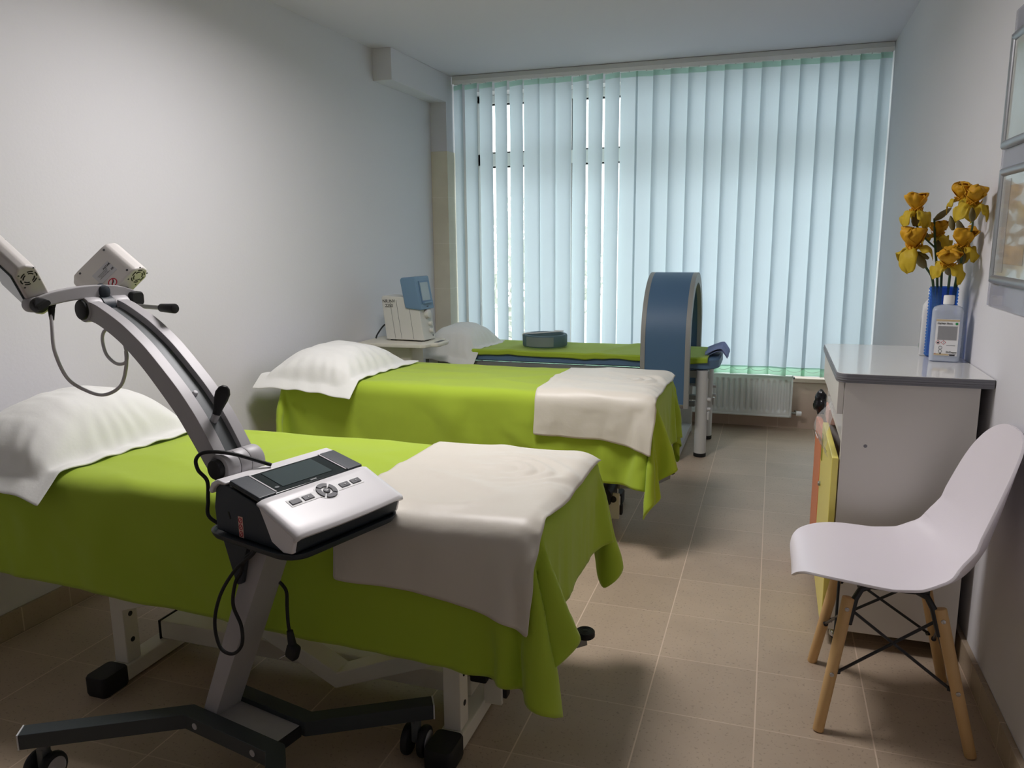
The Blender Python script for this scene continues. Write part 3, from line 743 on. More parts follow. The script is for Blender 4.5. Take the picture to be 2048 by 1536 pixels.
# small ring pad on the bed
rp = thing('ring_applicator', 'low blue-grey ring applicator lying on the small lime sheet', 'ring applicator', (-1.435, 4.985, MBZ + 0.018))
def oval(r, z0, z1, a=1.0): return [(r, z0), (r + 0.002, z0 + 0.004), (r + 0.002, z1 - 0.004), (r, z1)]
pr_ = [(0.138, 0), (0.146, 0.003), (0.150, 0.012), (0.150, 0.072), (0.146, 0.080), (0.140, 0.082), (0.128, 0.080), (0.124, 0.072), (0.124, 0.008), (0.130, 0), (0.138, 0)]
B().lathe(pr_, 56).build('shell', M['padblue'], rp)
B().grid(lambda u, v: (0.1515 * math.cos(R(-128 + 76 * u)), 0.1515 * math.sin(R(-128 + 76 * u)), 0.010 + 0.062 * v), 16, 3).build('patch', M['padgrey'], rp)
B().tube([(-0.137, -0.03, 0.05), (-0.135, -0.055, 0.083), (-0.05, -0.06, 0.090), (0.03, -0.02, 0.094), (0.10, 0.10, 0.090), (0.03, 0.135, 0.086)], 0.004, 8).build('cable', M['white'], rp)

# folded lavender cloth at the right end
def lv(u, v):
    x = -0.335 + 0.13 * u; y = 4.86 + 0.30 * v
    z = MBZ + 0.012 + 0.035 * math.sin(u * 2.2) + 0.012 * N3(x, y, 2, 11) + 0.012 * math.sin(v * 9 + u * 3) ** 2
    if u > 0.75: z -= (u - 0.75) * 0.15
    return (x - 0.10 + 0.06, y, z)
lo = B().grid(lv, 20, 26).grid(lambda u, v: (lv(1 - u, v)[0] + 0.004, lv(1 - u, v)[1] + 0.012, lv(1 - u, v)[2] - 0.010), 20, 26).build('folded_cover', M['lavender'])
lo.modifiers.new('thickness', 'SOLIDIFY').thickness = 0.004
tag(lo, 'crumpled lavender cover at the right end of the therapy bed', 'cover')

# ------------------------------------------------------------------ trolley and therapy console by the left wall
TZ = 0.715
tr = thing('equipment_trolley', 'ivory trolley with pull handle carrying the therapy console', 'trolley', (-2.19, 4.38, 0))
poly = [(-0.235, -0.16), (0.22, -0.16), (0.25, -0.14), (0.255, -0.115)]
outline = [(-0.23, -0.17), (0.20, -0.17), (0.225, -0.15), (0.235, -0.10), (0.275, -0.08), (0.285, -0.04), (0.285, 0.05), (0.275, 0.09), (0.235, 0.11), (0.225, 0.16), (0.20, 0.18), (-0.23, 0.18)]
bt = bmesh.new()
B_t = B().prism(outline, TZ - 0.024, TZ, 'z', 0.006, 2)
top = B_t.build('tabletop', M['trolley'], tr)
hs = B()
for q in (-0.5,): hs.box((0.250, 0.005, TZ + 0.0006), (0.028, 0.105, 0.001), 0.0)
hs.build('handle_slot', M['silverdark'], top)
B().loft([(0.09, 0.15, 0.10, 0.02, -0.03, 0), (TZ - 0.024, 0.13, 0.09, 0.02, -0.03, 0)]).build('column', M['trolley'], tr)
B().box((-0.02, 0, 0.075), (0.40, 0.32, 0.03), 0.01).build('base_plate', M['trolley'], tr)
for sx in (-0.18, 0.14):
    for sy in (-0.12, 0.12):
        B().cyl((sx, sy - 0.012, 0.03), (sx, sy + 0.012, 0.03), 0.03, bev=0.004).box((sx, sy, 0.053), (0.02, 0.03, 0.02)).build('caster', M['black'], tr)
cn = thing('therapy_console', 'grey therapy console with tilted blue monitor head on the ivory trolley', 'medical device', (-2.145, 4.41, TZ), R(-4))
body = B().prism([(-0.135, 0.008), (0.135, 0.008), (0.094, 0.27), (-0.155, 0.28), (-0.165, 0.268)], -0.075, 0.075, 'y', 0.008).build('body', M['device'], cn)
B().box((-0.10, 0, 0.005), (0.03, 0.12, 0.01)).box((0.09, 0, 0.005), (0.03, 0.12, 0.01)).build('rubber_feet', M['black'], cn)
for x_ in (-0.075, -0.03, 0.055):
    B().box((x_ - 0.01, -0.0755, 0.135), (0.0015, 0.001, 0.24), rot=Matrix.Rotation(R(-8), 3, 'Y')).build('panel_seam', M['silverdark'], cn)
ct = R(8.5)
hd = B().prism([(0.012, 0.205), (0.125, 0.195), (0.088, 0.40), (-0.012, 0.392), (-0.022, 0.38)], -0.088, 0.088, 'y', 0.010).build('monitor_head', M['headblue'], cn)
fx = lambda z: 0.125 - (z - 0.195) * (0.037 / 0.205)
def on_front(y0, y1, z0, z1, off, name, m, th=0.003):
    b = B().prism([(fx(z0) + off, z0), (fx(z0) + off + th, z0), (fx(z1) + off + th, z1), (fx(z1) + off, z1)], y0, y1, 'y')
    return b.build(name, m, hd)
on_front(-0.060, 0.062, 0.235, 0.372, 0.0008, 'screen_frame', M['blue'], 0.002)
on_front(-0.050, 0.048, 0.252, 0.362, 0.0032, 'screen', M['lcd'], 0.001)
on_front(-0.055, 0.055, 0.236, 0.246, 0.003, 'screen_ledge', M['headblue'], 0.012)
on_front(-0.01, 0.01, 0.212, 0.217, 0.001, 'indicator', M['ink'], 0.001)
fz = lambda z: 0.135 - (z - 0.008) * (0.041 / 0.262)
for z_, r_, y_ in ((0.165, 0.030, 0.005), (0.105, 0.014, 0.02), (0.062, 0.014, 0.02)):
    B().cyl((fz(z_) - 0.001, y_, z_), (fz(z_) + 0.022, y_, z_ + 0.003), r_, r_ * 0.9, bev=0.003).build('knob', M['device'], cn)
B().cyl((fz(0.03) - 0.002, 0.045, 0.03), (fz(0.03) + 0.002, 0.045, 0.03), 0.005).build('socket', M['silverdark'], cn)
text('NR.INV\n2250', 0.028, (-0.108, -0.0765, 0.232), (1, 0, 0.02), (-0.14, 0, 1), M['ink'], body)
B().tube([(-0.14, 0.02, 0.10), (-0.19, 0.0, 0.09), (-0.225, -0.03, 0.035), (-0.235, -0.04, 0.004)], 0.005, 8).build('cable', M['black'], cn)

# ------------------------------------------------------------------ laser cart (local x = towards the aisle, local y = towards the window)
ct_ = thing('therapy_cart', 'silver mobile therapy cart with a curved double arm and two white lamp heads', 'medical cart', (-1.1866, 1.480, 0.0333), R(-12))
ct_.scale = (0.975,) * 3
def barpath(pts, w, z0, z1, bev=0.003):
    o, i = [], []
    for k, p in enumerate(pts):
        p = Vector(p)
        d0 = (p - Vector(pts[k - 1])).normalized() if k else None
        d1 = (Vector(pts[k + 1]) - p).normalized() if k < len(pts) - 1 else None
        if d0 is None: d0 = d1
        if d1 is None: d1 = d0
        n = (Vector((-d0.y, d0.x)) + Vector((-d1.y, d1.x))).normalized(); L = w / 2 / max(0.3, n.dot(Vector((-d0.y, d0.x))))
        o.append(tuple(p + n * L)); i.append(tuple(p - n * L))
    return B().prism(o + i[::-1], z0, z1, 'z', bev)
bars = [[(-0.475, -0.338), (-0.180, -0.066), (0.140, -0.066), (0.40, -0.31)], [(0.355, 0.285), (0.118, 0.066), (-0.180, 0.066), (-0.46, 0.32)]]
for bi, pts in enumerate(bars):
    bo = barpath(pts, 0.046, 0.076, 0.118).build('base_leg', M['graphite'], ct_)
    for ei, (pe, pn_) in enumerate(((pts[0], pts[1]), (pts[3], pts[2]))):
        d = (Vector(pn_) - Vector(pe)).normalized(); a = math.atan2(d.y, d.x)
        mt = Matrix.Translation((pe[0], pe[1], 0)) @ Matrix.Rotation(a, 4, 'Z')
        B().box((-0.002, 0, 0.097), (0.004, 0.046, 0.042), 0.001).xf(mt).build('leg_end_plate', M['labelgrey'], bo)
        mc = Matrix.Translation((pe[0] + d.x * 0.045, pe[1] + d.y * 0.045, 0)) @ Matrix.Rotation(a + R(62), 4, 'Z')
        co = B().box((0, 0, 0.036), (0.030, 0.022, 0.060), 0.006).cyl((0, 0, 0.060), (0, 0, 0.077), 0.014).xf(mc).build('caster', M['silverdark'], bo)
        for sy in (-1, 1):
            B().cyl((0, sy * 0.012, 0.0080), (0, sy * 0.034, 0.0080), 0.0420, n=32, bev=0.008).xf(mc).build('wheel', M['black'], co)
            B().cyl((0, sy * 0.0338, 0.0080), (0, sy * 0.0360, 0.0080), 0.030, n=28, bev=0.0008).xf(mc).build('wheel_cap', M['silver'], co)
    for q in ((-0.13, 0.085) if bi == 0 else ()):
        B().cyl((q, -0.0885, 0.098), (q, -0.0912, 0.098), 0.009, bev=0.0006).build('bolt_cap', M['silver'], bo)
B().box((-0.007, 0, 0.094), (0.235, 0.087, 0.02), 0.002).box((0.105, 0, 0.088), (0.02, 0.087, 0.030), 0.002, mi=1).build('base_plate', [M['silver'], M['black']], ct_)
colm = B().prism([(-0.160, 0.10), (-0.110, 0.10), (0.150, 0.648), (0.086, 0.648)], -0.042, 0.042, 'y', 0.002).build('column', M['silver'], ct_)
B().prism([(0.07, 0.635), (0.150, 0.645), (0.05, 0.775), (-0.026, 0.790)], -0.014, 0.014, 'y', 0.003).build('neck', M['silverdark'], colm)
B().prism([(-0.03, 0.665), (0.10, 0.665), (0.075, 0.60), (0.052, 0.52), (0.038, 0.515), (0.030, 0.53), (0.0, 0.62)], -0.058, -0.043, 'y', 0.003).build('tray_bracket', M['darkplastic'], ct_)
# lower joint
jt = B().cyl((0.0, -0.056, 0.800), (0.0, -0.0165, 0.800), 0.036, n=40, bev=0.004).cyl((0.0, 0.0165, 0.800), (0.0, 0.058, 0.800), 0.036, n=40, bev=0.004).cyl((0, -0.0155, 0.80), (0, 0.0155, 0.80), 0.0355, n=40, bev=0.001).build('lower_joint', M['silver'], ct_)
B().cyl((0, -0.070, 0.80), (0, -0.055, 0.80), 0.024, 0.026, n=32, bev=0.004).build('joint_cap', M['black'], jt)
UJ = (-0.478, 1.160)
up_ = [(-0.455, 1.182), (-0.415, 1.171), (-0.336, 1.137), (-0.28, 1.105), (-0.226, 1.068), (-0.14, 0.996), (-0.095, 0.952), (-0.055, 0.906), (-0.012, 0.845), (0.004, 0.815)]
lo_ = [(-0.470, 1.134), (-0.420, 1.122), (-0.345, 1.087), (-0.29, 1.050), (-0.236, 1.007), (-0.15, 0.927), (-0.115, 0.888), (-0.085, 0.851), (-0.045, 0.800), (-0.030, 0.785)]
sp2 = lambda p: [tuple(q[:2]) for q in spline([Vector((a, b, 0)) for a, b in p], 5)]
rail_poly = sp2(up_) + sp2(lo_)[::-1]
arm_ = B().prism(rail_poly, -0.056, -0.026, 'y', 0.0015).build('arm_rail', M['silver'], ct_)
B().prism(rail_poly, 0.022, 0.052, 'y', 0.0015).build('arm_rail', M['silver'], ct_)
wu = [(a + 0.012 * -0.6, b - 0.016) for a, b in up_]; wl = [(a + 0.006, b + 0.010) for a, b in lo_]
B().prism(sp2(wu) + sp2(wl)[::-1], -0.0262, 0.0222, 'y').build('arm_web', M['silverdark'], ct_)
# wing knob between the rails
wk = B().cyl((-0.075, -0.002, 0.895), (-0.050, -0.002, 0.925), 0.010, 0.008, bev=0.002).loft([(0, 0.006, 0.008, 0.005), (0.015, 0.007, 0.012, 0.006), (0.04, 0.006, 0.017, 0.006), (0.06, 0.005, 0.017, 0.005), (0.072, 0.004, 0.012, 0.004), (0.077, 0.002, 0.006, 0.002)]) if False else None
wk = B().loft([(0, 0.006, 0.008, 0.005), (0.02, 0.007, 0.010, 0.006), (0.045, 0.007, 0.015, 0.007), (0.062, 0.006, 0.016, 0.006), (0.074, 0.005, 0.012, 0.005), (0.080, 0.003, 0.006, 0.003)], n=8).xf(Matrix.Translation((-0.062, -0.002, 0.912)) @ Matrix.Rotation(R(28), 4, 'Y') @ Matrix.Rotation(R(-42), 4, 'Z') @ Matrix.Scale(1.1, 4))
wk.build('wing_knob', M['black'], ct_, angle=60)
B().cyl((-0.085, -0.002, 0.880), (-0.058, -0.002, 0.918), 0.008, 0.010, bev=0.002).build('knob_stem', M['silver'], ct_)
B().cyl((-0.13, -0.008, 0.958), (-0.122, -0.008, 0.968), 0.008, 0.006, bev=0.002).build('limit_pin', M['labelgrey'], ct_)
# upper pivot, band, lever
uj = B().cyl((UJ[0], -0.058, UJ[1]), (UJ[0], -0.016, UJ[1]), 0.033, n=40, bev=0.004).cyl((UJ[0], 0.016, UJ[1]), (UJ[0], 0.060, UJ[1]), 0.033, n=40, bev=0.004).build('upper_joint', M['silver'], ct_)
B().cyl((UJ[0], -0.066, UJ[1]), (UJ[0], -0.056, UJ[1]), 0.026, n=36, bev=0.003).build('joint_cap', M['black'], uj)
B().cyl((UJ[0], -0.0155, UJ[1]), (UJ[0], 0.0155, UJ[1]), 0.034, n=40).box((UJ[0] - 0.006, 0, UJ[1] + 0.044), (0.050, 0.031, 0.034), 0.012).build('bar_clamp', M['darkplastic'], uj)
lv_ = B().tube([(UJ[0] + 0.012, 0.058, UJ[1] + 0.002), (UJ[0] + 0.012, 0.072, UJ[1] + 0.002), (UJ[0] + 0.05, 0.074, UJ[1] + 0.001), (-0.335, 0.074, UJ[1])], 0.006, 10, smooth=False).build('lever', M['steel'], ct_)
B().cyl((-0.345, 0.074, UJ[1]), (-0.285, 0.074, UJ[1]), 0.011, 0.013, bev=0.003).build('lever_grip', M['black'], lv_)
# cross bar along local y
bx = UJ[0] - 0.006
cb_u = [(-0.190, 1.196), (-0.14, 1.210), (-0.08, 1.219), (-0.02, 1.222), (0.04, 1.218), (0.085, 1.204), (0.100, 1.192)]
cb_l = [(-0.190, 1.168), (-0.14, 1.178), (-0.08, 1.186), (-0.02, 1.188), (0.04, 1.185), (0.085, 1.174), (0.100, 1.166)]
xb = B().prism(sp2(cb_u) + sp2(cb_l)[::-1], bx - 0.014, bx + 0.014, 'x', 0.004).build('cross_bar', M['silver'], ct_)
B().cyl((bx - 0.02, -0.178, 1.182), (bx + 0.016, -0.178, 1.182), 0.019, n=28, bev=0.004).build('bar_end', M['silver'], xb)
B().loft([(0, 0.017, 0.017, 0.016), (0.006, 0.019, 0.019, 0.018), (0.018, 0.018, 0.018, 0.017), (0.022, 0.008, 0.019, 0.006), (0.034, 0.006, 0.017, 0.005)], n=8).xf(Matrix.Translation((bx + 0.016, -0.178, 1.182)) @ Matrix.Rotation(R(90), 4, 'Y') @ Matrix.Rotation(R(30), 4, 'Z')).build('clamp_knob', M['black'], xb)
B().loft([(0, 0.018, 0.018, 0.008), (0.004, 0.020, 0.020, 0.009), (0.036, 0.019, 0.019, 0.009), (0.042, 0.016, 0.016, 0.008)]).xf(Matrix.Translation((bx + 0.008, 0.086, 1.180)) @ Matrix.Rotation(R(90), 4, 'Y') @ Matrix.Translation((0, 0, -0.02))).build('clamp_knob', M['black'], xb)
for yy in (-0.165, 0.02, 0.075):
    B().cyl((bx - 0.014, yy, 1.196), (bx - 0.04, yy, 1.212), 0.017, 0.015, bev=0.003).build('ball_joint', M['darkplastic'], xb)
# lamp heads
def lamp(loc, a, b, c, flip, sticker, dims):
    a, b, c = Vector(a), Vector(b), Vector(c)
    a = a * (-1 if a.cross(b).dot(c) < 0 else 1)
    mt = Matrix.Translation(loc) @ Matrix((a, b, c)).transposed().to_4x4()
    la, lb, th = dims
    # profile across length a: chamfered slab, extruded along b
    pr = [(-la / 2, -0.012), (-la / 2 + 0.018, -th / 2), (la / 2 - 0.018, -th / 2), (la / 2, -0.012), (la / 2 - 0.002, 0.008), (la / 2 - 0.020, th / 2 - 0.002), (la / 2 - 0.035, th / 2), (-la / 2 + 0.035, th / 2), (-la / 2 + 0.020, th / 2 - 0.002), (-la / 2 + 0.002, 0.008)]
    h = B().prism(pr, -lb / 2, lb / 2, 'y', 0.006, 3).xf(mt).build('lamp_head', M['lampwhite'], ct_)
    s = flip
    v = B()
    for rr_, n_ in ((0.0195, 6), (0.0135, 4)):
        for k in range(n_):
            a0 = 2 * math.pi * (k + 0.12) / n_; a1 = 2 * math.pi * (k + 0.80) / n_
            q = [(s * 0.050 + rr_ * math.cos(a0 + (a1 - a0) * i / 6), rr_ * math.sin(a0 + (a1 - a0) * i / 6)) for i in range(7)]
            w_ = 0.0014
            po1 = [(s * 0.050 + (rr_ + w_) * math.cos(a0 + (a1 - a0) * i / 6), (rr_ + w_) * math.sin(a0 + (a1 - a0) * i / 6)) for i in range(7)]
            po2 = [(s * 0.050 + (rr_ - w_) * math.cos(a0 + (a1 - a0) * i / 6), (rr_ - w_) * math.sin(a0 + (a1 - a0) * i / 6)) for i in range(7)]
            v.prism(po1 + po2[::-1], lb / 2 + 0.0002, lb / 2 + 0.0010, 'y')
    v.xf(mt).build('fan_vent', M['ink'], h)
    sc = B()
    for (p, q) in ((s * 0.050 - 0.022, 0.022), (s * 0.050 + 0.022, 0.022), (s * 0.050 - 0.022, -0.020), (s * 0.050 + 0.022, -0.020)): B().cyl((p, lb / 2, q * 0.9), (p, lb / 2 + 0.0012, q * 0.9), 0.0022, n=12).xf(mt).build('screw', M['silverdark'], h)
    for p in (-1, 1):
        for q in (-1, 1): B().cyl((p * (la / 2 - 0.036), q * (lb / 2 - 0.014), th / 2), (p * (la / 2 - 0.036), q * (lb / 2 - 0.014), th / 2 + 0.0010), 0.0032, n=12).xf(mt).build('screw', M['silverdark'], h)
    B().box((0, 0, -th / 2 - 0.002), (la - 0.05, lb - 0.03, 0.006), 0.002).xf(mt).build('lens', M['screen'], h)
    if sticker:
        ra = Matrix.Translation((0, 0, 0))
        B().box((s * 0.000, 0.004, th / 2 + 0.0005), (0.058, 0.040, 0.0006)).xf(mt).build('type_label', M['labelgrey'], h)
        x_, y_ = mt.to_3x3() @ Vector((s, 0, 0)), mt.to_3x3() @ Vector((0, -s, 0)) 
        if x_.cross(y_).dot(mt.to_3x3() @ Vector((0, 0, 1))) < 0: y_ = -y_
        def lt(u, w): return mt @ Vector((u, w, th / 2 + 0.0012))
        text('ASTAR', 0.0085, lt(s * 0.016, -0.0075 + 0.002), x_, y_, M['ink'], h)
        for k in range(5):
            B().box((s * (-0.004), 0.000 + 0.0036 * k, th / 2 + 0.0011), (0.034 - 0.004 * (k % 3), 0.0016, 0.0004)).xf(mt).build('fine_print', M['texgrey'], h) if k < 4 else None
        text('CE', 0.007, lt(s * 0.022, 0.012), x_, y_, M['ink'], h)
        cxp = (s * -0.0050, 0.0440)
        ringm = B().lathe([(0.0100, 0), (0.0125, 0), (0.0125, 0.0006), (0.0100, 0.0006), (0.0100, 0)], 32).box((0, 0, 0.0003), (0.022, 0.0028, 0.0006), rot=Matrix.Rotation(R(45), 3, 'Z'))
        B().lathe([(0, 0), (0.0105, 0), (0.0105, 0.0004), (0, 0.0004)], 28).xf(mt @ Matrix.Translation((cxp[0], cxp[1], th / 2 + 0.0004))).build('sign_ground', M['white'], h)
        B().tube([(-0.006, -0.004, 0.0006), (-0.002, 0.001, 0.0006), (0.003, 0.001, 0.0006), (0.006, 0.004, 0.0006)], 0.0012, 6).xf(mt @ Matrix.Translation((cxp[0], cxp[1], th / 2 + 0.0004))).build('sign_symbol', M['ink'], h)
        ringm.xf(mt @ Matrix.Translation((cxp[0], cxp[1], th / 2 + 0.0010))).build('prohibition_sign', M['red'], h)
    return h, mt
h1, mt1 = lamp((-0.5476, 0.069, 1.2396), (0.4022, 0.5883, 0.7015), (0.819, 0.1112, -0.5629), (0.4092, -0.8009, 0.4371), -1, True, (0.161, 0.124, 0.062))
h2, mt2 = lamp((-0.5302, -0.1813, 1.2566), (-0.5243, 0.5374, -0.6605), (0.8179, 0.102, -0.5662), (0.2369, 0.8371, 0.493), 1, False, (0.183, 0.142, 0.053))
# lamp cable: plug on the left head, long loop, up to the web of the arm
cp = [(-0.500, -0.125, 1.172), (-0.488, -0.135, 1.150), (-0.482, -0.14, 1.120), (-0.482, -0.14, 1.06), (-0.475, -0.12, 0.99), (-0.450, -0.09, 0.955), (-0.405, -0.07, 0.944), (-0.362, -0.05, 0.968), (-0.330, -0.05, 1.02), (-0.332, -0.045, 1.060)]
B().tube([tuple(Vector(p)) for p in cp], 0.0045, 10).build('lamp_cable', M['cable'], ct_)
B().tube([(-0.372, -0.02, 1.100), (-0.400, -0.045, 1.112), (-0.414, -0.052, 1.095), (-0.414, -0.052, 1.065), (-0.400, -0.052, 1.042), (-0.366, -0.052, 1.026), (-0.334, -0.050, 1.030), (-0.328, -0.046, 1.048), (-0.345, -0.040, 1.085)], 0.0042, 10).build('lamp_cable', M['cable'], ct_)
B().cyl((-0.508, -0.116, 1.187), (-0.497, -0.128, 1.168), 0.010, 0.008, bev=0.002).cyl((-0.497, -0.128, 1.168), (-0.486, -0.136, 1.140), 0.0085, 0.0055, bev=0.001).build('cable_plug', M['black'], ct_)
# black cord round the lower joint and the mains cord with plug
B().tube([(0.085, 0.03, 0.800), (0.03, -0.035, 0.836), (-0.02, -0.07, 0.842), (-0.045, -0.08, 0.825), (-0.035, -0.085, 0.80), (-0.012, -0.08, 0.775), (-0.008, -0.085, 0.73), (0.0, -0.09, 0.69), (0.06, -0.07, 0.66)], 0.0045, 10).build('signal_cord', M['black'], ct_)
mc_ = B().tube([(0.125, -0.06, 0.640), (0.11, -0.065, 0.612), (0.055, -0.072, 0.565), (0.0, -0.078, 0.49), (-0.028, -0.08, 0.41), (-0.015, -0.08, 0.348), (0.022, -0.075, 0.338), (0.050, -0.068, 0.366), (0.046, -0.062, 0.412), (0.020, -0.060, 0.46), (0.034, -0.060, 0.52), (0.06, -0.061, 0.556), (0.085, -0.062, 0.60), (0.14, -0.05, 0.632)], 0.0043, 10).build('mains_cord', M['black'], ct_)
B().tube([(0.068, 0.036, 0.500), (0.088, 0.047, 0.470), (0.098, 0.038, 0.430), (0.107, 0.030, 0.395), (0.113, 0.028, 0.368)], 0.0043, 10).build('mains_cord', M['black'], ct_)
pg = B().cyl((0.113, 0.028, 0.376), (0.119, 0.028, 0.340), 0.008, 0.0105, bev=0.001).box((0.122, 0.026, 0.323), (0.034, 0.026, 0.042), 0.009, 3, rot=Matrix.Rotation(R(20), 3, 'Y')).build('mains_plug', M['black'], ct_)
pp = B()
for q in (-0.008, 0.008): pp.cyl((0.108, 0.026 + q, 0.314), (0.088, 0.022 + q, 0.300), 0.0022, n=10)
pp.build('plug_pin', M['chrome'], pg)

# tray belongs to the cart; the control unit stands on it
DV = R(-16) - R(-12)
tmt = Matrix.Translation((0.168, 0.052, 0.0)) @ Matrix.Rotation(DV, 4, 'Z')
tray = B().loft([(0.650, 0.148, 0.165, 0.05), (0.654, 0.155, 0.172, 0.055), (0.660, 0.158, 0.175, 0.055), (0.668, 0.160, 0.177, 0.055), (0.668, 0.154, 0.171, 0.05), (0.662, 0.150, 0.168, 0.05)], n=8).xf(tmt)
tray.build('tray', M['darkplastic'], ct_)
cw = Matrix.Translation((-1.1866, 1.480, 0.0333)) @ Matrix.Rotation(R(-12), 4, 'Z') @ Matrix.Scale(0.975, 4) @ tmt
dv = thing('control_unit', 'white and black laser control unit with grey screen on the cart tray', 'medical device', tuple((cw @ Vector((0, 0, 0.6630)))), R(-16))
dv.scale = (0.975,) * 3
# profile in local x (towards the user) / z
def dprof(sh=0.0):
    return [(-0.135, 0.012 + sh), (-0.125, 0.0 + sh), (0.140, 0.0 + sh), (0.148, 0.010 + sh)]
body = B().prism([(-0.128, 0.004), (0.135, 0.000), (0.150, 0.012), (0.160, 0.043), (0.060, 0.086), (-0.095, 0.126), (-0.120, 0.112), (-0.132, 0.06)], -0.157, 0.157, 'y', 0.005, 3).build('housing', M['darkplastic'], dv)
# white rear strip, white front shell with curved side
rear = B().prism([(-0.137, 0.100), (-0.124, 0.122), (-0.100, 0.134), (-0.070, 0.130), (-0.072, 0.124), (-0.100, 0.122), (-0.116, 0.110), (-0.126, 0.094)], -0.166, 0.166, 'y', 0.004, 3).build('rear_cover', M['whiteplastic'], dv)
front = B()
def shell_sec(y):
    e = abs(y) / 0.166; bow = 0.010 * (1 - e * e)
    drop = 0.0 if e < 0.9 else (e - 0.9) * 0.05
    return [(0.038, 0.103 - drop), (0.085, 0.082 - drop), (0.156 + bow, 0.051 - drop), (0.159 + bow, 0.048 - drop), (0.154 + bow, 0.046 - drop)]
ys = [-0.166 + 0.332 * i / 24 for i in range(25)]
def fsh(u, v):
    i = u * 24; y = -0.166 + 0.332 * u
    s = shell_sec(y); t = v * (len(s) - 1); k = min(int(t), len(s) - 2); f = t - k
    return (s[k][0] * (1 - f) + s[k + 1][0] * f, y, s[k][1] * (1 - f) + s[k + 1][1] * f)
front.grid(fsh, 25, 13)
fo = front.build('front_cover', M['whiteplastic'], dv)
so_ = fo.modifiers.new('thickness', 'SOLIDIFY'); so_.thickness = 0.006; so_.offset = 1
for sy in (-1, 1):
    B().prism([(0.038, 0.103), (0.085, 0.084), (0.155, 0.050), (0.156, 0.040), (0.146, 0.008), (0.118, 0.004), (0.080, 0.022), (0.060, 0.062)], sy * 0.1585 - 0.007, sy * 0.1585 + 0.007, 'y', 0.004, 3).build('side_cheek', M['whiteplastic'], dv)
# black screen panel follows the sloping top between rear strip and front shell
sl = math.atan2(0.130 - 0.106, 0.038 + 0.070)
smt = Matrix.Translation((-0.016, 0, 0.1165)) @ Matrix.Rotation(sl, 4, 'Y')
pnl = B().box((0, 0, 0), (0.106, 0.318, 0.010), 0.004).xf(smt).build('screen_panel', M['bezel'], dv)
for q in (-0.133, 0.133): B().box((0, q, 0.0035), (0.106, 0.048, 0.008), 0.003).xf(smt).build('panel_wing', M['darkplastic'], pnl)
for q in (-0.106, 0.106): B().box((-0.002, q, 0.0052), (0.100, 0.004, 0.003)).xf(smt).build('panel_chrome_line', M['silver'], pnl)
B().box((-0.004, -0.002, 0.0055), (0.078, 0.150, 0.0012)).xf(smt).build('display', M['screen'], pnl)
lx = smt.to_3x3() @ Vector((0, 1, 0)); ly = smt.to_3x3() @ Vector((-1, 0, 0))
text('astar', 0.010, smt @ Vector((0.0445, 0.005, 0.0058)), lx, ly, M['labelgrey'], pnl)
B().lathe([(0, 0), (0.006, 0), (0.006, 0.0008), (0, 0.0008)], 24).xf(smt @ Matrix.Translation((0.030, -0.090, 0.0052)) @ Matrix.Scale(0.7, 4, (1, 0, 0))).lathe([(0, 0), (0.0035, 0), (0.0035, 0.0008), (0, 0.0008)], 20).xf(Matrix()).build('status_light', M['silverdark'], pnl)
# keys on the front shell
ks = math.atan2(0.103 - 0.082, 0.085 - 0.038)
kmt = Matrix.Translation((0.078, 0, 0.0925)) @ Matrix.Rotation(ks, 4, 'Y')
kp = B().box((0, 0, -0.001), (0.026, 0.222, 0.003), 0.0014).cyl((0, 0, -0.0022), (0, 0, 0.0006), 0.030, n=36).xf(kmt).build('key_panel', M['white'], fo)
for y_ in (-0.092, -0.056, 0.056, 0.092):
    B().box((0, y_, 0.0012), (0.015, 0.028, 0.003), 0.001).xf(kmt).build('key', M['key'], kp)
for k in range(4):
    a0 = math.pi / 4 + k * math.pi / 2 + 0.10; a1 = a0 + math.pi / 2 - 0.20
    arc = [(0.026 * math.cos(a0 + (a1 - a0) * i / 8), 0.026 * math.sin(a0 + (a1 - a0) * i / 8)) for i in range(9)] + [(0.014 * math.cos(a1 + (a0 - a1) * i / 8), 0.014 * math.sin(a1 + (a0 - a1) * i / 8)) for i in range(9)]
    B().prism(arc, 0.0004, 0.0032, 'z').xf(kmt).build('key', M['key'], kp)
B().lathe([(0, 0.0004), (0.0085, 0.0004), (0.0085, 0.0030), (0.007, 0.0036), (0, 0.0036)], 24).xf(kmt).build('key', M['key'], kp)
for y_, ch in ((-0.056, 'x'), (0.056, '■'), (0.092, '>'), (0, 'ok')):
    text(ch if ch != '■' else 'o', 0.009, kmt @ Vector((0, y_, 0.0036)), kmt.to_3x3() @ Vector((0, 1, 0)), kmt.to_3x3() @ Vector((-1, 0, 0)), M['white'], kp, 'key_symbol')
# warning strip on the left side
wl_ = B().box((-0.035, -0.1575, 0.030), (0.016, 0.001, 0.050)).build('warning_label', M['pink'], dv)
for k in range(3):
    B().lathe([(0.0050, 0), (0.0068, 0), (0.0068, 0.0005), (0.0050, 0.0005), (0.0050, 0)], 24).box((0, 0, 0.0002), (0.011, 0.0013, 0.0005), rot=Matrix.Rotation(R(45), 3, 'Z')).xf(Matrix.Translation((-0.035, -0.1581, 0.014 + 0.016 * k)) @ Matrix.Rotation(R(90), 4, 'X')).build('prohibition_sign', M['red'], wl_)
B().box((-0.075, -0.1575, 0.050), (0.004, 0.001, 0.018), rot=Matrix.Rotation(R(-20), 3, 'Y')).build('slot', M['ink'], dv)

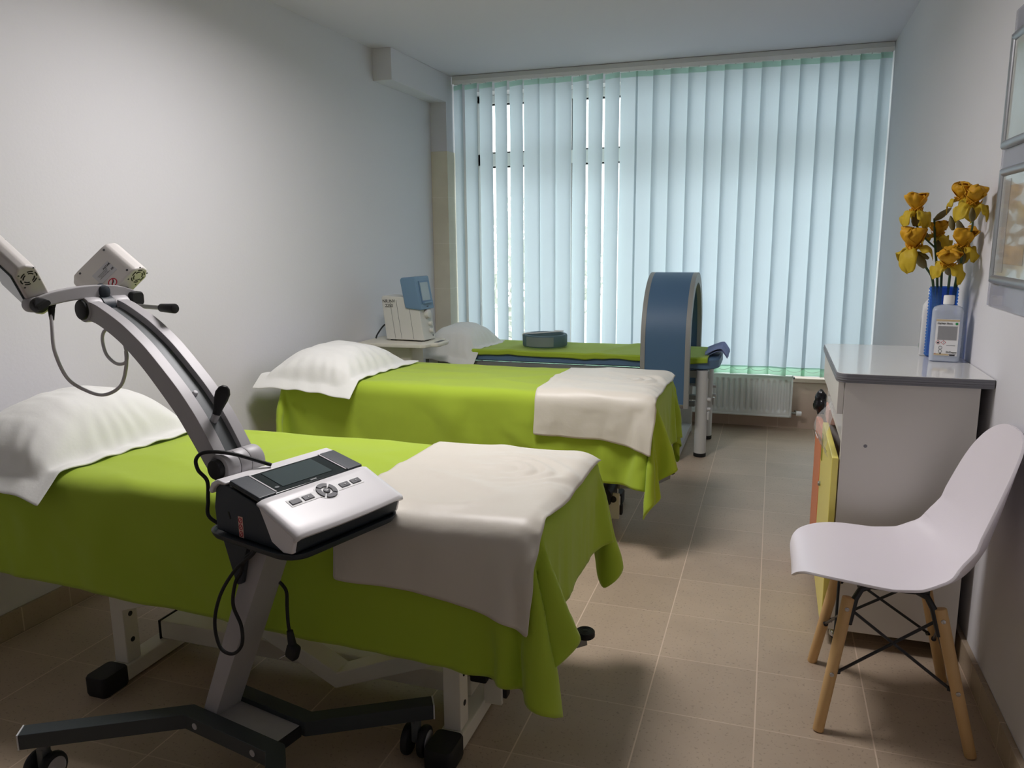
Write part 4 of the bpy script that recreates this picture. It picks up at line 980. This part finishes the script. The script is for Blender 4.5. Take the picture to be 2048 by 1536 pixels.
# ------------------------------------------------------------------ chair (local +x = facing direction)
ch = thing('dining_chair', 'white plastic shell chair with beech legs beside the cabinet', 'chair', (0.362, 2.27, 0), R(180))
PROF = [(0.264, 0.392), (0.262, 0.412), (0.250, 0.428), (0.225, 0.435), (0.15, 0.434), (0.05, 0.426), (-0.05, 0.424), (-0.125, 0.438), (-0.172, 0.478), (-0.200, 0.54), (-0.220, 0.62), (-0.236, 0.70), (-0.250, 0.78), (-0.260, 0.838)]
cps = spline([Vector((a, 0, b)) for a, b in PROF], 6)
LS = [0.0]
for a, b in zip(cps, cps[1:]): LS.append(LS[-1] + (b - a).length)
def shell(u, v):
    v = 0.5 - 0.5 * math.cos(math.pi * v)
    s = v * LS[-1]; k = 0
    while k < len(LS) - 2 and LS[k + 1] < s: k += 1
    f = (s - LS[k]) / max(1e-6, LS[k + 1] - LS[k]); c = cps[k].lerp(cps[k + 1], f); d = (cps[min(k + 2, len(cps) - 1)] - cps[max(k - 1, 0)]).normalized()
    n = Vector((-d.z, 0, d.x)) * -1
    if n.z < 0 and v < 0.4: n = -n
    n = Vector((d.z, 0, -d.x)) if (Vector((d.z, 0, -d.x)).z > 0 or v > 0.6) else Vector((-d.z, 0, d.x))
    e = abs(2 * v - 1)
    wbase = 0.232 if v < 0.42 else 0.232 - 0.030 * min(1, (v - 0.42) / 0.5)
    w = wbase * (max(0.0, 1 - e ** (5 if v < 0.5 else 6))) ** (1 / 2.4)
    w = max(w, 0.002); fr_ = w / wbase
    q = 2 * u - 1
    t = max(0.0, (v - 0.30) / 0.30); t = min(1, t)
    curl = (0.022 * (1 - t) + 0.060 * t * (1 - 0.45 * max(0, (v - 0.7) / 0.3))) * abs(q * fr_) ** 2.4
    if 0.38 < v < 0.66: curl += 0.020 * abs(q * fr_) ** 2.2 * math.sin((v - 0.38) / 0.28 * math.pi)
    return c + Vector((0, q * w, 0)) + n * curl
sh = B().grid(shell, 41, 121)
so = sh.build('seat_shell', M['shell'], ch, angle=85)
md = so.modifiers.new('thickness', 'SOLIDIFY'); md.thickness = 0.007; md.offset = -1
md = so.modifiers.new('rim', 'BEVEL'); md.width = 0.0025; md.segments = 2; md.limit_method = 'ANGLE'; md.angle_limit = R(60)
FT = {(1, 1): (0.184, 0.187), (1, -1): (0.184, -0.187), (-1, 1): (-0.186, 0.187), (-1, -1): (-0.186, -0.187)}
TP = {k: (k[0] * 0.118 - (0 if k[0] > 0 else -0.03) * -1 * 0, k[1] * 0.128, 0.375) for k in FT}
TP = {(1, 1): (0.125, 0.125, 0.372), (1, -1): (0.125, -0.125, 0.372), (-1, 1): (-0.095, 0.125, 0.372), (-1, -1): (-0.095, -0.125, 0.372)}
def lp(k, z):
    f = Vector((*FT[k], 0)); t = Vector(TP[k]); return f + (t - f) * (z / t.z)
for k in FT:
    lg = B().cyl(lp(k, 0.0), lp(k, 0.372), 0.0145, 0.0165, n=22, bev=0.003).build('leg', M['wood'], ch)
    out = Vector((0, k[1], 0))
    for z in (0.345, 0.165):
        B().cyl(lp(k, z) + out * 0.0135, lp(k, z) + out * 0.0180, 0.006, n=14, bev=0.001).build('screw', M['chrome'], lg)
ZB = 0.395
br = B()
for k in FT:
    br.tube([lp(k, 0.30) + Vector((-k[0] * 0.014, 0, 0)), lp(k, 0.37) + Vector((-k[0] * 0.016, 0, 0)), Vector((TP[k][0] - k[0] * 0.03, TP[k][1] - k[1] * 0.01, ZB)), Vector((TP[k][0] - k[0] * 0.07, TP[k][1] - k[1] * 0.03, ZB + 0.012))], 0.009, 8, smooth=False)
for k in ((1, 1), (-1, 1)): br.tube([Vector((TP[k][0] - k[0] * 0.03, 0.12, ZB)), Vector((TP[k][0] - k[0] * 0.03, -0.12, ZB))], 0.008, 8, smooth=False)
for s_ in (-1, 1): br.tube([Vector((0.09, s_ * 0.10, ZB + 0.005)), Vector((-0.06, s_ * 0.10, ZB + 0.005))], 0.008, 8, smooth=False)
for px_ in (0.09, -0.06):
    for s_ in (-1, 1): br.cyl((px_, s_ * 0.10, ZB), (px_, s_ * 0.10, 0.428 + 0.004 * (px_ < 0)), 0.014, n=14)
br.build('mount_bracket', M['rod'], ch)
def brace(k1, z1, k2, z2):
    a = lp(k1, z1); b = lp(k2, z2)
    i1 = Vector((-k1[0] * 0.016, -k1[1] * 0.006, 0)) if k1[1] == k2[1] else Vector((-k1[0] * 0.004, -k1[1] * 0.017, 0))
    i2 = Vector((-k2[0] * 0.016, -k2[1] * 0.006, 0)) if k1[1] == k2[1] else Vector((-k2[0] * 0.004, -k2[1] * 0.017, 0))
    B().tube([a + i1, b + i2], 0.0042, 8, smooth=False).cyl(a + i1 * 0.6, a + i1 * 1.3, 0.007, n=10).build('cross_rod', M['rod'], ch)
for s_ in (-1, 1):
    brace((1, s_), 0.165, (-1, s_), 0.335); brace((-1, s_), 0.165, (1, s_), 0.335)
    brace((s_, 1), 0.155, (s_, -1), 0.325); brace((s_, -1), 0.155, (s_, 1), 0.325)

# ------------------------------------------------------------------ cabinet
cb = thing('mobile_cabinet', 'pale laminate cabinet on casters with a glossy top by the right wall', 'cabinet', (0.415, 2.935, 0))
cl_ = lambda b: b.xf(Matrix.Translation((-0.415, -2.935, 0)))
car = B().box((0.4155, 2.594, 0.4725), (0.373, 0.018, 0.835), 0.0015).box((0.4155, 3.271, 0.4725), (0.373, 0.018, 0.835), 0.0015).box((0.4155, 2.93, 0.064), (0.373, 0.66, 0.018)).box((0.4155, 2.93, 0.70), (0.373, 0.66, 0.018)).box((0.597, 2.93, 0.4725), (0.010, 0.66, 0.835))
cl_(car).build('carcass', M['laminate'], cb)
cl_(B().box((0.4155, 2.594, 0.4725), (0.373, 0.018, 0.835), 0.0015).bm and B().box((0.219, 2.93, 0.835), (0.018, 0.684, 0.105), 0.0015)).build('drawer_front', M['laminate'], cb)
tp = []
for (x, y, r, a0) in ((0.245, 2.61, 0.04, 180), (0.632, 2.57, 0, 0), (0.632, 3.30, 0, 0), (0.245, 3.26, 0.04, 90)):
    if r: tp += [(x + r * math.cos(R(a0 + i * 15)), y + r * math.sin(R(a0 + i * 15))) for i in range(7)]
    else: tp.append((x, y))
ctop = cl_(B().prism(tp, 0.8902, 0.9150, 'z', 0.0015)).build('countertop', M['counter'], cb)
eb = []
tpo = [(x - (0.003 if x < 0.5 else 0), y + (-0.003 if y < 2.9 else 0.003)) for x, y in tp]
eo = B()
for (za, zb_, g) in ((0.886, 0.8925, 0.0015), (0.8925, 0.899, 0.0032), (0.899, 0.9055, 0.0038), (0.9055, 0.9135, 0.0026)):
    eo.prism([(x - (g if x < 0.5 else -0.0005), y + (-g if y < 2.9 else g)) for x, y in tp], za, zb_, 'z', 0.001)
cl_(eo).build('edge_band', M['edge'], ctop)
yd = cl_(B().box((0.216, 2.84, 0.345), (0.020, 0.512, 0.590), 0.003)).build('door', M['yellow'], cb); yd['label'] = 'yellow door'
cl_(B().box((0.2045, 3.03, 0.56), (0.003, 0.03, 0.10), 0.001)).build('handle', M['olive'], yd)
cl_(B().cyl((0.207, 3.02, 0.42), (0.197, 3.02, 0.42), 0.009, bev=0.002)).build('lock', M['steel'], yd)
od = cl_(B().box((0, 0.115, 0.330), (0.020, 0.23, 0.56), 0.003).xf(Matrix.Translation((0.214, 3.104, 0)) @ Matrix.Rotation(R(2), 4, 'Z'))).build('door', M['orange'], cb); od['label'] = 'orange door, ajar'
cl_(B().box((-0.011, 0.17, 0.545), (0.003, 0.10, 0.003)).xf(Matrix.Translation((0.214, 3.104, 0)) @ Matrix.Rotation(R(2), 4, 'Z'))).build('trim_line', M['white'], od)
pk = cl_(B().box((0.25, 3.19, 0.655), (0.05, 0.15, 0.06), 0.003)).build('inner_tray', M['pink'], cb)
cl_(B().cyl((0.300, 2.5845, 0.685), (0.300, 2.5865, 0.685), 0.0055, n=18)).build('screw_cap', M['edge'], cb)
cl_(B().cyl((0.275, 2.5849, 0.685), (0.275, 2.5859, 0.685), 0.004, n=18)).build('screw_cap', M['ink'], cb) if False else None
for x_ in (0.262, 0.575):
    for y_ in (2.625, 3.24):
        co = cl_(B().cyl((x_, y_, 0.03), (x_, y_, 0.056), 0.012).lathe([(0.0, 0.0), (0.012, 0.003), (0.022, 0.012), (0.024, 0.024), (0.020, 0.036), (0.010, 0.044), (0, 0.046)], 24, Matrix.Translation((x_, y_, 0)))).build('caster', M['black'], cb)
        cl_(B().lathe([(0.0255, 0.020), (0.025, 0.030), (0.018, 0.041), (0.008, 0.047), (0, 0.048)], 24, Matrix.Translation((x_, y_, 0)))).build('caster_hood', M['chrome'], co)
# film bag and black bag on the cabinet front
def filmf(u, v):
    x = 0.205 - 0.05 * math.sin(v * 2.6) * (0.4 + 0.6 * u) + 0.010 * N3(u * 4, v * 4, 1); y = 2.60 + 0.13 * u + 0.012 * N3(u * 5, v * 5, 4)
    return (x, y, 0.775 - 0.14 * v + 0.02 * u + 0.010 * N3(u * 6, v * 6, 7))
fb_ = B().grid(filmf, 14, 14)
for q in range(1): pass
fb = fb_.build('plastic_bag', M['film'], None, angle=15)
tag(fb, 'crumpled clear plastic bag hanging out of the cabinet front above the yellow door', 'bag')
bb = bmesh.new(); bmesh.ops.create_icosphere(bb, subdivisions=4, radius=1)
for v in bb.verts:
    p = v.co.copy(); k = 1 + 0.30 * N3(p.x * 1.7, p.y * 1.7, p.z * 1.7 + 3) + 0.12 * N3(p.x * 5, p.y * 5, p.z * 5)
    v.co = Vector((0.205 + p.x * 0.024 * k, 3.315 + p.y * 0.030 * k, 0.672 + p.z * 0.048 * k))
bgo = B().merge(bb).build('black_bag', M['bag'], None, angle=60)
tag(bgo, 'crumpled black bag on top of the orange cabinet door', 'bag')

# ------------------------------------------------------------------ bottles, vase and irises on the cabinet top
CT = 0.915
bo = thing('disinfectant_bottle', 'clear square bottle with white cap and printed label in front of the blue vase', 'bottle', (0.560, 2.925, CT), R(-9))
bsec = [(0.0005, 0.040, 0.026, 0.012), (0.004, 0.045, 0.031, 0.014), (0.03, 0.046, 0.032, 0.014), (0.150, 0.046, 0.032, 0.014), (0.170, 0.046, 0.032, 0.014), (0.181, 0.042, 0.029, 0.016), (0.187, 0.030, 0.022, 0.016), (0.190, 0.015, 0.015, 0.0149), (0.196, 0.014, 0.014, 0.0139)]
B().loft(bsec, n=7).build('bottle_body', M['bottle'], bo, angle=50)
B().loft([(0.003, 0.043, 0.029, 0.012), (0.158, 0.0435, 0.0295, 0.012)], n=7).build('liquid', clear_mat('bottle_liquid', (206, 218, 236), 0.1, 0.5), bo)
B().lathe([(0.0, 0.192), (0.0165, 0.192), (0.0165, 0.216), (0.0155, 0.221), (0, 0.2215)], 30).build('cap', M['white'], bo)
lb = B().box((0.002, -0.0326, 0.083), (0.068, 0.0006, 0.122)).build('label', M['white'], bo); lb['label'] = 'white printed label'
def lbox(cx, cz, w, hh, m, nm, rot=0, off=0.0332):
    return B().box((0, 0, 0), (w, 0.0005, hh), rot=Matrix.Rotation(rot, 3, 'Y')).xf(Matrix.Translation((cx, -off, cz))).build(nm, m, lb)
lbox(0.002, 0.140, 0.068, 0.006, M['beige'], 'label_stripe'); lbox(-0.010, 0.026, 0.044, 0.006, M['beige'], 'label_stripe')
lbox(0.003, 0.098, 0.056, 0.046, M['texgrey'], 'fine_print')
lbox(0.016, 0.057, 0.026, 0.0022, M['texgrey'], 'fine_print'); lbox(0.018, 0.036, 0.028, 0.004, M['texgrey'], 'fine_print') if False else None
lbox(0.020, 0.0275, 0.024, 0.003, M['texgrey'], 'fine_print')
text('OpSept Basic', 0.0082, (-0.006, -0.0336, 0.130), (1, 0, 0), (0, 0, 1), M['ink'], lb)
text('DrDeppe', 0.0080, (0.019, -0.0336, 0.0345), (1, 0, 0), (0, 0, 1), M['ink'], lb)
B().lathe([(0, 0), (0.0042, 0), (0.0042, 0.0005), (0, 0.0005)], 20).xf(Matrix.Translation((0.028, -0.0330, 0.1295)) @ Matrix.Rotation(R(90), 4, 'X')).build('label_dot', M['green_tag'], lb)
for q, chh in ((-0.022, 'A'), (-0.006, '!')):
    lbox(q, 0.0665, 0.0105, 0.0105, M['red'], 'hazard_sign', R(45)); lbox(q, 0.0665, 0.0082, 0.0082, M['white'], 'hazard_ground', R(45), 0.0336)
    if chh == '!': text('!', 0.009, (q, -0.0341, 0.0665), (1, 0, 0), (0, 0, 1), M['ink'], lb)
    else: B().prism([(-0.003, -0.003), (0.003, -0.003), (0.0025, 0.0005), (0.0008, 0.0035), (-0.0002, 0.0012), (-0.0018, 0.0018)], 0, 0.0004, 'y').xf(Matrix.Translation((q, -0.0343, 0.0665))).build('hazard_symbol', M['ink'], lb)
for (q, z_, r_) in ((-0.014, 0.049, 0.0055), (-0.014, 0.037, 0.0055)):
    B().lathe([(r_ - 0.001, 0), (r_, 0), (r_, 0.0004), (r_ - 0.001, 0.0004), (r_ - 0.001, 0)], 24).xf(Matrix.Translation((q, -0.0331, z_)) @ Matrix.Rotation(R(90), 4, 'X')).build('seal_mark', M['key'], lb)
lbox(-0.028, 0.0285, 0.004, 0.0022, M['red'], 'flag_mark'); lbox(-0.013, 0.0285, 0.004, 0.004, M['ink'], 'factory_mark'); lbox(0.022, 0.0245, 0.016, 0.0035, M['ink'], 'barcode')

wbt = thing('lotion_bottle', 'opaque white bottle standing left of the blue vase, seen edge-on', 'bottle', (0.532, 3.055, CT), R(62))
B().loft([(0.0005, 0.030, 0.019, 0.010), (0.004, 0.034, 0.022, 0.012), (0.150, 0.034, 0.022, 0.014), (0.178, 0.032, 0.021, 0.014), (0.190, 0.022, 0.017, 0.014), (0.198, 0.012, 0.012, 0.0119), (0.212, 0.012, 0.012, 0.0119)], n=7).build('bottle_body', M['bottlewhite'], wbt, angle=50)
B().lathe([(0, 0.212), (0.013, 0.212), (0.013, 0.232), (0.010, 0.238), (0, 0.238)], 24).build('cap', M['white'], wbt)
B().box((0, 0.0225, 0.08), (0.050, 0.0008, 0.11)).build('label', M['labelgrey'], wbt)
B().box((0, 0.0231, 0.035), (0.050, 0.0006, 0.016)).build('label_band', M['green_tag'], wbt)
B().box((-0.01, 0.0231, 0.125), (0.022, 0.0006, 0.010)).build('label_mark', M['key'], wbt)

vx, vy = 0.560, 3.022
va = thing('flower_vase', 'blue ribbed glass vase holding yellow irises behind the clear bottle', 'vase', (vx, vy, CT))
vp = [(0.0, 0.002), (0.036, 0.0), (0.041, 0.004)]
nz_ = 22
for i in range(nz_):
    z0 = 0.006 + i * 0.0107
    vp += [(0.0425, z0), (0.0455, z0 + 0.0035), (0.0455, z0 + 0.007), (0.0425, z0 + 0.0105)]
zt = 0.006 + nz_ * 0.0107
vp += [(0.043, zt + 0.002), (0.0405, zt + 0.002), (0.039, zt - 0.004), (0.038, 0.012), (0.0, 0.010)]
B().lathe(vp, 40).build('vase_body', M['bluevase'], va, angle=50)
B().lathe([(0, 0.011), (0.0370, 0.011), (0.0374, 0.15), (0, 0.15)], 32).build('water', clear_mat('vase_water', (190, 218, 246), 0.05, 0.85), va)

def petal(c, d, L, w, droop, seed, mi, b, cup=0.0):
    # c base, d horizontal direction, petals curve up (droop<0) or down (droop>0)
    d = Vector(d).normalized(); side = Vector((-d.y, d.x, 0)).normalized()
    def fn(u, v):
        t = v; ang = (droop * 1.9 * t ** 0.9) if droop > 0 else 0
        if droop > 0: # fall: out, then down
            out = L * (0.62 * math.sin(min(t, 1) * 1.55)); zz = L * (0.16 * math.sin(t * 2.2) - 0.78 * droop * t ** 2.0)
        else:         # standard: up and curling inwards
            out = L * (0.40 * math.sin(t * 2.45)); zz = L * (1.05 * t - 0.24 * t ** 3)
        ww = w * (max(0.0, math.sin((t * 0.955 + 0.045) * math.pi)) ** 0.5) * (0.50 + 0.75 * t)
        q = 2 * u - 1
        ruf = (0.026 if droop <= 0 else 0.012) * N3(q * 1.6 + seed, t * 2.4, seed * 3.1, 1.3) * (0.3 + abs(q)) * min(1, t * 2) + 0.006 * math.sin(t * 13 + seed * 5 + q * 2) * abs(q) ** 2
        p = c + d * (out + ruf * (0.8 if droop <= 0 else 0.3) - cup * q * q * w) + side * (q * ww) + Vector((0, 0, zz + (ruf if droop > 0 else ruf * 0.4) - (0.30 * w * q * q if droop > 0 else 0)))
        return p
    b.grid(fn, 13, 16, mi=mi)
def bloom(par, c, size, az, seed, lean=(0, 0, 0)):
    rnd = random.Random(seed); b = B(); c = Vector(c); z0 = B()
    for k in range(3):
        a = az + k * 2.094 + rnd.uniform(-.25, .25)
        petal(Vector((0, 0, 0)), (math.cos(a), math.sin(a), 0), size * rnd.uniform(.9, 1.1), size * 0.46, -1, rnd.random() * 9, 0, b, 0.5)
        a += 1.047
        petal(Vector((0, 0, 0.004)), (math.cos(a), math.sin(a), 0), size * rnd.uniform(.95, 1.2), size * 0.40, rnd.uniform(.75, 1.25), rnd.random() * 9, 1, b)
        petal(Vector((0, 0, 0.006)), (math.cos(a), math.sin(a), 0), size * .5, size * 0.14, 0.1, rnd.random() * 9, 0, b)
    rot = Vector((0, 0, 1)).rotation_difference((Vector((0, 0, 1)) + Vector(lean)).normalized()).to_matrix().to_4x4()
    b.xf(Matrix.Translation(c) @ rot)
    o = b.build('bloom', [M['petal'], M['fall']], par, angle=80)
    o.modifiers.new('thickness', 'SOLIDIFY').thickness = 0.0012
    return o
def spathe(par, p, d, L, r):
    d = Vector(d).normalized(); q = Vector((0, 0, 1)).rotation_difference(d).to_matrix().to_4x4()
    B().lathe([(0, -0.002), (r * 0.5, 0), (r * 0.95, L * 0.25), (r, L * 0.45), (r * 0.7, L * 0.75), (r * 0.25, L * 0.95), (0, L)], 12).xf(Matrix.Translation(p) @ q @ Matrix.Scale(0.75, 4, (0, 1, 0))).build('bud', M['spathe'], par)
irises = [
    # (label, stem points above the vase (world), blooms (pos, size, az, lean), buds (pos, dir, len, r))
    ('yellow iris leaning left at the top, with a closed bud right of its bloom', [(0.548, 3.02, 0.945), (0.538, 3.02, 1.16), (0.520, 3.02, 1.30), (0.510, 3.02, 1.39)],
     [((0.450, 3.00, 1.412), 0.060, 0.3, (-0.05, -0.1, 0))], [((0.512, 3.02, 1.385), (0.75, 0, 0.62), 0.062, 0.011), ((0.449, 3.0, 1.365), (0.02, 0, 1), 0.052, 0.013), ((0.455, 3.01, 1.350), (0.5, 0, -0.25), 0.05, 0.012)], [[(0.522, 3.02, 1.29), (0.48, 3.01, 1.33), (0.452, 3.0, 1.37)]]),
    ('yellow iris at the top right with two blooms close to the wall', [(0.575, 3.015, 0.945), (0.590, 3.01, 1.16), (0.592, 2.97, 1.30), (0.575, 2.93, 1.37)],
     [((0.570, 2.92, 1.445), 0.056, 1.9, (-0.1, -0.1, 0)), ((0.577, 2.80, 1.425), 0.058, 2.6, (0.05, -0.25, 0))], [((0.573, 2.92, 1.395), (0, 0, 1), 0.05, 0.012), ((0.555, 2.94, 1.350), (-0.25, 0, 1), 0.048, 0.010), ((0.585, 2.93, 1.33), (-0.4, -0.1, 0.9), 0.06, 0.012), ((0.584, 2.82, 1.375), (-0.1, 0, 1), 0.045, 0.010)], [[(0.592, 2.97, 1.30), (0.596, 2.88, 1.345), (0.585, 2.82, 1.38)]]),
    ('large ruffled yellow iris at the left, halfway up the bunch', [(0.535, 3.015, 0.945), (0.524, 3.01, 1.16), (0.495, 3.0, 1.225), (0.470, 2.99, 1.262)],
     [((0.450, 2.985, 1.288), 0.072, 0.9, (-0.15, -0.15, 0))], [((0.492, 3.0, 1.225), (-0.55, -0.1, 0.75), 0.066, 0.015), ((0.50, 3.0, 1.255), (-0.7, 0, 0.4), 0.05, 0.009)], []),
    ('small yellow iris at the back centre of the bunch', [(0.555, 3.035, 0.945), (0.552, 3.035, 1.16), (0.545, 3.035, 1.26), (0.530, 3.035, 1.31)],
     [((0.528, 3.035, 1.328), 0.052, 0.1, (0.05, 0, 0))], [((0.542, 3.035, 1.265), (-0.25, 0, 1), 0.055, 0.013)], []),
    ('yellow iris at the right, halfway up the bunch', [(0.585, 3.02, 0.945), (0.594, 3.01, 1.16), (0.594, 2.98, 1.22), (0.586, 2.93, 1.265)],
     [((0.582, 2.915, 1.292), 0.062, 2.2, (0.05, -0.2, 0))], [((0.592, 2.965, 1.235), (-0.05, -0.3, 1), 0.06, 0.014)], []),
    ('yellow iris low at the front centre, facing the room', [(0.565, 3.0, 0.945), (0.566, 2.985, 1.16), (0.560, 2.95, 1.21), (0.548, 2.91, 1.232)],
     [((0.540, 2.890, 1.238), 0.060, 0.5, (-0.1, -0.75, 0))], [((0.556, 2.94, 1.205), (-0.3, -0.8, 0.6), 0.045, 0.012)], []),
]
for ii, (lab, st, bl, bu, br_) in enumerate(irises):
    base = Vector(st[0]); t = thing('iris', lab, 'flower', tuple(base), 0, 'yellow irises in the blue vase')
    L0 = lambda p: tuple(Vector(p) - base)
    sb = B().tube([L0(p) for p in st], 0.0042, 8, rr=lambda f: 0.0048 - 0.0014 * f)
    for b2 in br_: sb.tube([L0(p) for p in b2], 0.0032, 8)
    sb.build('stem', M['leafstem'], t)
    for p, s_, az, le in bl: bloom(t, L0(p), s_ * 1.22, az, ii * 7 + int(s_ * 1000), le)
    for p, d, l_, r_ in bu: spathe(t, L0(p), d, l_, r_)

# ------------------------------------------------------------------ framed notices on the right wall
bk = B().box((XR - 0.004, 2.20, 1.545), (0.004, 1.09, 0.85), 0.001).build('notice_backing', M['acrylic'], None)
tag(bk, 'large clear acrylic board on the right wall behind the two snap frames', 'board')
def snap(z0, z1, y1, y0, label, refl):
    t = thing('framed_notice', label, 'frame', (XR - 0.006, (y0 + y1) / 2, z0), 0, 'snap frames on the right wall')
    hy = (y1 - y0) / 2; H = z1 - z0; fw = 0.026
    f = B()
    def rod(p0, p1, wdir):
        pass
    sec = [(0.0, 0.0), (0.007, 0.001), (0.012, 0.006), (0.013, 0.013), (0.010, 0.021), (0.003, fw)]
    for (a, b_, ax, sg) in ((-hy, hy, 'h', 0), (-hy, hy, 'h', 1), (0, H, 'v', 0), (0, H, 'v', 1)):
        bm2 = bmesh.new(); r0 = []; r1 = []
        for dx, dw in [(0, 0)] + sec[1:] + [(0, fw)]:
            if ax == 'h':
                z = dw if sg == 0 else H - dw
                r0.append(bm2.verts.new((-dx, a + dw, z))); r1.append(bm2.verts.new((-dx, b_ - dw, z)))
            else:
                y = -hy + dw if sg == 0 else hy - dw
                r0.append(bm2.verts.new((-dx, y, a + dw))); r1.append(bm2.verts.new((-dx, y, b_ - dw)))
        for k in range(len(r0)):
            j = (k + 1) % len(r0); bm2.faces.new((r0[k], r0[j], r1[j], r1[k]))
        bm2.faces.new(r0); bm2.faces.new(r1[::-1])
        bmesh.ops.recalc_face_normals(bm2, faces=list(bm2.faces)); f.merge(bm2)
    f.build('frame', M['alu'], t)
    sh_ = B().box((-0.0035, 0, H / 2), (0.001, 2 * hy - 2 * fw + 0.004, H - 2 * fw + 0.004)).build('poster', M['poster'], t)
    if refl:
        B().grid(lambda u, v: (-0.0046, hy - 0.06 - 0.24 * u, 0.06 + 0.22 * v), 3, 3).build('poster_reflection', M['posterrefl'], sh_)  # beige patch standing in for a brownish reflection on the poster
        cf = B().box((-0.006, hy - 0.075, 0.5 * H), (0.001, 0.08, H - 0.07)).build('film_cover', M['film'], t)
snap(1.580, 1.905, 2.725, 1.72, 'upper grey snap frame on the right wall near the top corner', False)
snap(1.190, 1.525, 2.705, 1.70, 'lower grey snap frame on the right wall beside the irises', True)
# lamp body for the ceiling light behind the camera
lpb = thing('ceiling_lamp', 'white square panel lamp on the ceiling above the near treatment table', 'lamp', (-1.15, 2.50, 2.46))
B().box((0, 0, 0.021), (0.62, 0.62, 0.036), 0.006).build('housing', M['white'], lpb)
dm = mat('lamp_diffuser', (250, 248, 244), 0.5, var=0.005)
dm.node_tree.nodes['Principled BSDF'].inputs['Emission Color'].default_value = (1, 0.97, 0.94, 1)
dm.node_tree.nodes['Principled BSDF'].inputs['Emission Strength'].default_value = 2.0
B().box((0, 0, 0.0015), (0.57, 0.57, 0.003), 0.001).build('diffuser', dm, lpb)
